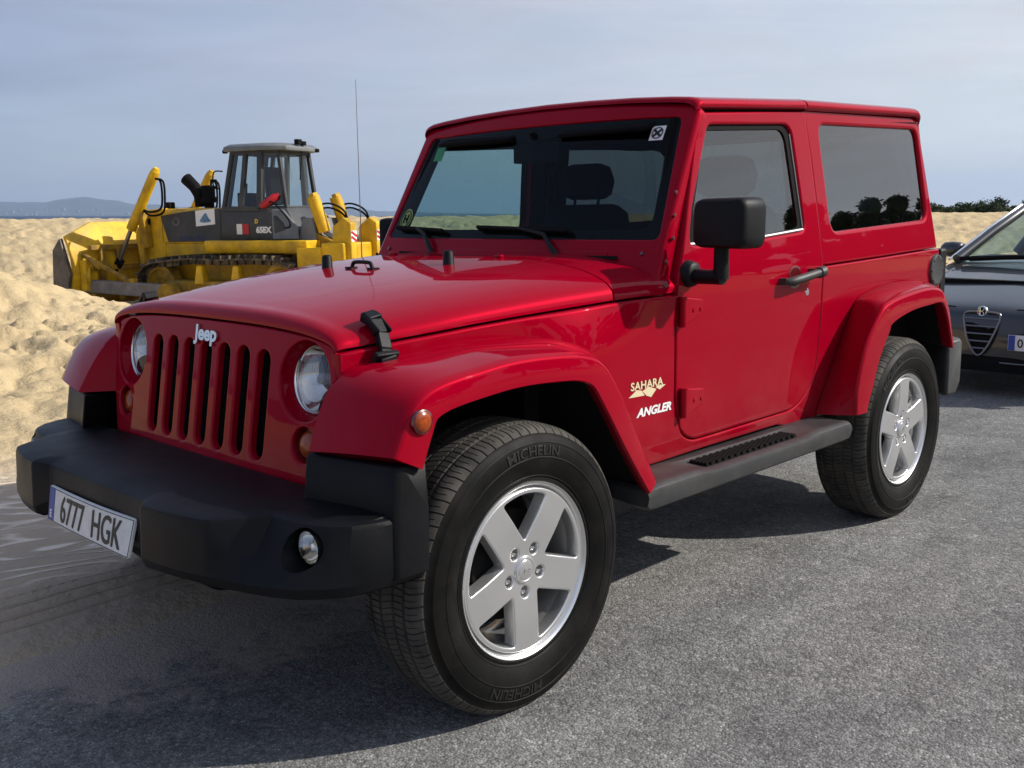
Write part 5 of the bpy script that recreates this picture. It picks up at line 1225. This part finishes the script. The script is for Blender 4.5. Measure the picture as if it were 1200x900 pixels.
mb = MB(); panel(mb, [(-.12, 1.46), (-.255, 1.46), (-.255, 1.66), (-.12, 1.66)], lambda u, v, d: (u, .733-d, v), .002, r=0, grid=.3); mb.build('white_label', M['offwhite'], cbb)
# ---- ripper
mb = MB(); mb.loft([[(x, y, z) for x, z in ((-2.35, .95), (-2.85, .95), (-2.85, 1.30), (-2.35, 1.30))] for y in (-1.05, 1.05)])
rip = mb.build('ripper_beam', M['yel'], dz, bevel=.03)
for y in (-.85, 0, .85):
    mb = MB(); mb.loft([[(-2.50, y+q, .8), (-2.95, y+q, .8), (-2.95, y+q, 1.66), (-2.78, y+q, 1.76), (-2.55, y+q, 1.60)] for q in (-.09, .09)]); br = mb.build('shank_bracket', M['yel'], rip, bevel=.02)
    mb = MB(); mb.loft([[(-2.60, y+q, .35), (-2.86, y+q, .45), (-2.86, y+q, 1.55), (-2.64, y+q, 1.55)] for q in (-.05, .05)]); mb.bar((-2.68, y, .42), (-2.42, y, .05), .08, .14); mb.build('shank', M['track'], br, bevel=.01)
    mb = MB(); mb.box((-2.955, y, 1.42), (.012, .17, .20)); rf = mb.build('reflector_plate', M['white'], br)
    mb = MB()
    for zz in (1.36, 1.45): mb.bar((-2.963, y-.08, zz-.03), (-2.963, y+.08, zz+.05), .004, .045, (0, 0, 1))
    mb.build('red_stripes', M['ext_red'], rf)
for y in (.62, -.10):
    a, b_ = Vector((-1.90, y, 2.16)), Vector((-2.06, y-.12, 1.50)); mb = MB(); mb.tube([a, b_], .12, 14); mb.bar(a+Vector((0, .0, .06)), b_+Vector((-.04, 0, 0)), .10, .14, (0, 1, 0)); rc = mb.build('ripper_cylinder', M['yel'], dz, ang=40)
    mb = MB(); mb.tube([b_, Vector((-2.5, y-.2, 1.2))], .05, 10); mb.build('rod', M['steel'], rc, ang=40)
    mb = MB()
    for q in (0, .08): mb.tube(smooth_path([(-1.95, y-.1, 2.0-q), (-2.2, y-.15, 2.02-q), (-2.45, y-.25, 1.85-q), (-2.5, y-.28, 1.4)], 5), .02, 6)
    mb.build('hose', M['black'], rc, ang=60)
mb = MB()
for y in (.55, -.55): mb = MB(); mb.loft([[(-1.60, y+q, .55), (-2.5, y+q, .95), (-2.5, y+q, 1.25), (-1.85, y+q, 1.5), (-1.6, y+q, 1.5)] for q in (-.06, .06)]); mb.build('ripper_arm', M['yel_old'], rip, bevel=.02)
mb = MB(); mb.box((-2.1, .95, 1.0), (.55, .30, .42)); mb.build('ripper_step', M['yel'], rip, bevel=.02)
# ============================================================ dark grey car parked behind
M['grey_paint'] = mat('dark_grey_paint', (.018, .020, .025), .38, .2, 1, .03, var=.05)
ap = thing('parked_car', 'dark grey car with a shield grille parked behind the red vehicle', 'car', (-5.72, .05, 0), R(-5))
ST = [(0, .48, .20, .545, .58), (-.03, .60, .17, .595, .615), (-.10, .70, .165, .63, .655), (-.28, .80, .165, .68, .71), (-.55, .865, .17, .745, .78), (-.9, .90, .18, .815, .862), (-1.22, .912, .185, .885, .935), (-1.6, .915, .185, .90, .95), (-2.4, .915, .185, .91, .95), (-3.2, .912, .19, .93, .96), (-3.9, .895, .20, .955, .985), (-4.35, .85, .22, .96, 1.0), (-4.58, .78, .26, .92, .97), (-4.66, .70, .32, .86, .92)]
def asec(x, w_, zb, zs_, zc_):
    H = [(0, zb), (w_*.80, zb+.01), (w_*.95, zb+.05), (w_*.99, zb+.16), (w_, zb+.30), (w_*.99, zs_-.08), (w_*.965, zs_-.02), (w_*.90, zs_+.012), (w_*.70, zs_+(zc_-zs_)*.62), (w_*.40, zc_-.008), (0, zc_)]
    return [(x, y, z) for y, z in H]+[(x, -y, z) for y, z in H[::-1][1:-1]]
Lp = []
for i in range(len(ST)-1):
    for j in range(4):
        t = j/4; p0, p1, p2, p3 = [Vector(ST[max(0, min(len(ST)-1, i+q))]) for q in (-1, 0, 1, 2)]
        v = .5*((2*p1)+(p2-p0)*t+(2*p0-5*p1+4*p2-p3)*t*t+(3*p1-p0-3*p2+p3)*t**3); Lp.append(asec(*v))
Lp.append(asec(*ST[-1]))
mb = MB(); mb.loft(Lp); ab = mb.build('body', M['grey_paint'], ap, ang=50)
for x in (-.93, -3.63):
    for s in (1, -1):
        mb = MB(); mb.lathe([(.0005, .70), (.355, .70), (.355, 1.0), (.0005, 1.0)], lambda r, a, t: (x+r*math.cos(a), s*t, .33+r*math.sin(a)), 36); ct = mb.build('cutter', M['black'], ap); cut(ab, ct)
ab.data.set_sharp_from_angle(angle=R(45))
# cabin: base and roof outlines
def cabp(u, v):  # u along the side (x), v 0 belt ..1 roof
    return u
AB = dict(ws0=(-1.18, .74, .925), ws1=(-1.98, .56, 1.352), r1=(-2.9, .57, 1.375), rw1=(-3.45, .54, 1.32), rw0=(-4.02, .70, .985))
def P3(k, s=1): x, y, z = AB[k]; return Vector((x, s*y, z))
mb = MB(); G = []
for k_, crown, push in (('ws1', .045, .06), ('r1', .05, 0), ('rw1', .04, -.06)):
    a = P3(k_); G.append([(a.x+push*(1-(y/a.y)**2), y, a.z+crown*(1-(y/a.y)**2)) for y in [a.y*q for q in (-1, -.8, -.5, 0, .5, .8, 1)]])
mb.rows(G); mb.rows([[(x, y, z-.03) for x, y, z in g] for g in G])
for s in (1, -1):
    mb.tube([P3('ws0', s)+Vector((.02, s*.02, 0)), P3('ws0', s).lerp(P3('ws1', s), .5)+Vector((0, s*.012, .012)), P3('ws1', s), P3('r1', s), P3('rw1', s), P3('rw0', s)], [.045, .04, .04, .04, .05, .07], 8)
    mb.tube([Vector((-2.55, s*.85, .93)), Vector((-2.62, s*.58, 1.36))], .05, 8)
rf_ = mb.build('roof', M['grey_paint'], ap, ang=50)
def quadglass(name, a, b, c_, d_, bow=0., nx=8):
    G = []
    for i in range(6):
        t = i/5; l0, r0 = a.lerp(d_, t), b.lerp(c_, t); G.append([tuple(l0.lerp(r0, j/nx)+bow*(1-(2*j/nx-1)**2)*Vector((1, 0, .35))) for j in range(nx+1)])
    mb = MB(); mb.rows(G); return mb.build(name, M['windscreen'] if 'wind' in name else M['sideglass'], ap)
quadglass('windshield', P3('ws0', -1), P3('ws0'), P3('ws1'), P3('ws1', -1), .14)
quadglass('rear_window', P3('rw0', -1), P3('rw0'), P3('rw1'), P3('rw1', -1), -.08)
for s in (1, -1):
    quadglass('side_window', Vector((-1.20, s*.86, .915)), Vector((-4.0, s*.84, .97)), P3('rw1', s), P3('ws1', s))
    mb = MB(); mb.tube([Vector((-1.10, s*.80, .925)), P3('ws0', s).lerp(P3('ws1', s), .5)+Vector((.03, s*.05, .03)), P3('ws1', s)+Vector((.02, s*.035, .02)), P3('r1', s)+Vector((0, s*.03, .02))], .010, 6); mb.build('chrome_strip', M['chrome'], ap)
    mb = MB(); Lq = []
    for y, k_ in ((.865, .6), (.885, .9), (.95, 1), (1.02, .95), (1.05, .6)):
        Lq.append([(-1.48+q[0]*.07*k_, s*y, .995+q[1]*.07*k_) for q in circle(0, 0, 1, 14)])
    mb.loft(Lq); mb.bar((-1.46, s*.86, .91), (-1.48, s*.92, .96), .06, .05); am = mb.build('mirror', M['grey_paint'], ap, ang=50)
    mb = MB(); mb.box((-1.555, s*.955, .995), (.008, .14, .10)); mb.build('mirror_glass', M['chrome'], am, bevel=.003)
    # lamps
    mb = MB(); Lq = [(.0, .0), (.04, .05)]; mb.add([(-.055, s*.44, .585), (-.115, s*.66, .602), (-.27, s*.795, .635), (-.30, s*.80, .61), (-.13, s*.70, .54), (-.045, s*.46, .53)], [(0, 1, 2, 3, 4, 5)])
    mb2 = MB(); mb2.loft([[(x+.012, y, z) for x, y, z in mb.v], [(x-.06, y*.97, z) for x, y, z in mb.v]]); hl = mb2.build('headlight', M['black'], ap)
    for q in range(3):
        cx, cy, cz = -.035-.045*q-.02*q*q, s*(.50+.085*q), .562+.010*q
        mb = MB(); mb.lathe([(.0005, -.01), (.022, .0), (.030, .022), (.033, .022)], lambda r, a, t: (cx+.012+t, cy+r*math.cos(a), cz+r*math.sin(a)), 18); mb.build('lamp', M['reflector'], hl)
mb = MB(); mb.tube([(-1.10, -.70, .935), (-1.03, 0, .965), (-1.10, .70, .935)], .02, 6); mb.build('scuttle', M['black'], ap)
# bonnet cut and V creases
for s in (1, -1):
    mb = MB(); mb.tube(smooth_path([(-.06, s*.22, .630), (-.09, s*.45, .645), (-.18, s*.66, .675), (-.45, s*.76, .750), (-1.05, s*.79, .895)], 5), .004, 5); mb.build('bonnet_gap', M['black'], ap)
# shield grille: chrome frame, bars, badge
gr = [(0, .27), (.075, .375), (.125, .525), (.135, .593), (.10, .607), (0, .61), (-.10, .607), (-.135, .593), (-.125, .525), (-.075, .375)]
def gx(y, z): return .020-.035*max(0, (z-.425)/.18)-.25*y*y
gs = [tuple(p) for p in chaikin(gr, 2)]
mb = MB(); mb.loft([[(gx(y, z)+o_, y*k_, .445+(z-.445)*k_) for y, z in gs] for o_, k_ in ((-.12, 1.06), (-.02, 1.06), (.0, 1.02), (.003, 1.0))], cap=False); mb.add([(gx(y, z)+.003, y, z) for y, z in gs], [tuple(range(len(gs)))]); sh = mb.build('shield_grille', M['black'], ap, ang=40)
mb = MB(); mb.tube([(gx(y, z)+.008, y, z) for y, z in gs], .008, 8, closed=True); mb.build('grille_frame', M['steel'], sh)
mb = MB()
for z, hw in ((.560, .122), (.505, .110), (.452, .095), (.399, .075), (.347, .045)): mb.tube([(gx(y, z)+.008, y, z) for y in (-hw, -hw/2, 0, hw/2, hw)], .0065, 7)
mb.build('grille_bars', M['steel'], sh)
mb = MB(); mb.lathe([(.0005, .016), (.028, .015), (.033, .018), (.038, .012), (.038, 0)], lambda r, a, t: (gx(0, .615)+.004+t, r*math.cos(a), .613+r*math.sin(a)), 24); bd = mb.build('badge', M['chrome'], ap, ang=40)
mb = MB(); mb.lathe([(.0005, .0175), (.027, .0165)], lambda r, a, t: (gx(0, .615)+.004+t, r*math.cos(a), .613+r*math.sin(a)), 20); mb.build('badge_field', M['dark_blue'] if 'dark_blue' in M else M['black'], bd)
mb = MB(); mb.bar((gx(0, .615)+.023, -.012, .589), (gx(0, .615)+.023, -.012, .637), .006, .003, (1, 0, 0)); mb.bar((gx(0, .615)+.023, -.024, .615), (gx(0, .615)+.023, -.001, .615), .006, .003, (1, 0, 0)); mb.tube([(gx(0, .615)+.023, .010+.006*math.sin(z_*9), .591+.045*z_) for z_ in [i/8 for i in range(9)]], .003, 5); mb.build('badge_mark', M['chrome'], bd)
# lower intake, its bright line, plate
mb = MB(); Lq = []
for y in (-.62, -.5, -.2, 0, .2, .5, .62):
    x = .012-.30*max(0, abs(y)-.28)**1.6*1.6-.03; Lq.append([(x-.02, y, .185), (x+.045, y, .185), (x+.035, y, .29), (x-.02, y, .29)])
mb.loft(Lq); mb.build('lower_intake', M['black'], ap, bevel=.01)
mb = MB(); mb.tube([(.062-.30*max(0, abs(y)-.28)**1.6*1.6-.03, y, .255) for y in (.16, .3, .45, .58)], .005, 6); mb.tube([(.062-.30*max(0, abs(y)-.28)**1.6*1.6-.03, y, .255) for y in (-.16, -.3, -.45, -.58)], .005, 6); mb.build('bright_line', M['steel'], ap)
apm = lambda u, v, d: (.052-.18*(u+.25)**2-.02-d, .21+(u+.26), .405+v)
mb = MB(); panel(mb, [(-.26, -.055), (.26, -.055), (.26, .055), (-.26, .055)], apm, .008, r=.002, grid=.06); pl_ = mb.build('license_plate', M['white'], ap)
mb = MB(); panel(mb, [(-.257, -.053), (-.212, -.053), (-.212, .053), (-.257, .053)], lambda u, v, d: apm(u, v, d-.0012), .001, r=0, grid=.03); mb.build('country_band', M['plate_blue'], pl_)
text('plate_number', '0', .085, M['ink'], lambda x, y, z: apm(-.175+x, y, -.001-z), pl_, depth=.0006, bold=.001)
# wheels
mb = MB(); mb.lathe([(.20, .08), (.23, .10), (.27, .115), (.305, .105), (.318, .085), (.32, .05), (.32, -.08), (.30, -.105), (.22, -.10)], wm, 56); aw = mb.build('wheel', M['rubber'], ap, ang=50)
mb = MB(); pkk = []
for i in range(5):
    c0 = R(72*i+36); pkk.append(chaikin([(.07*math.cos(c0), .07*math.sin(c0)), (.17*math.cos(c0-.36), .17*math.sin(c0-.36)), (.178*math.cos(c0), .178*math.sin(c0)), (.17*math.cos(c0+.36), .17*math.sin(c0+.36))], 2))
panel(mb, circle(0, 0, .205, 48), lambda u, v, d: (u, .085-d, v), .03, r=.004, holes=pkk, grid=.04); mb.lathe([(.205, .085), (.212, .095), (.218, .09), (.20, .0), (.19, -.09)], wm, 48); mb.build('rim', M['alloy'], aw, ang=40)
mb = MB(); mb.lathe([(.0005, .02), (.16, .02), (.16, 0), (.0005, 0)], wm, 32); mb.build('brake_disc', M['black'], aw)
aw.location = (-.93, .77, .32)
for x, s in ((-3.63, 1), (-.93, -1), (-3.63, -1)):
    c = copy_tree(aw, ap); c.location = (x, s*.77, .32); c.rotation_euler = (0, 0, 0 if s > 0 else math.pi)
mb = MB(); mb.box((-2.3, 0, .50), (3.6, 1.5, .08)); mb.box((-2.4, 0, .30), (3.4, 1.3, .14))
for x in (-.93, -3.63): mb.box((x, 0, .55), (.74, 1.3, .5))
mb.build('underbody', M['black'], ap)
for y in (.36, -.36):
    mb = MB(); mb.box((-2.45, y, .62), (.5, .5, .2)); mb.box((-2.72, y, .92), (.16, .48, .56)); mb.box((-2.78, y, 1.26), (.10, .24, .17)); mb.build('seat', M['seat'], ap, bevel=.05)
mb = MB(); mb.box((-1.50, 0, .90), (.45, 1.45, .10)); mb.build('dashboard', M['interior'], ap, bevel=.03)
# ============================================================ air
hz = bpy.data.materials.new('haze'); hz.use_nodes = True; n = hz.node_tree.nodes; n.clear(); l = hz.node_tree.links
o_ = n.new('ShaderNodeOutputMaterial'); v = n.new('ShaderNodeVolumePrincipled'); v.inputs['Color'].default_value = (.60, .76, 1.0, 1); v.inputs['Density'].default_value = HAZE; v.inputs['Anisotropy'].default_value = .2
l.new(v.outputs[0], o_.inputs['Volume'])
mb = MB(); mb.box((0, 0, 60), (33000, 33000, 820)); h_ = mb.build('haze', hz); h_['kind'] = 'stuff'
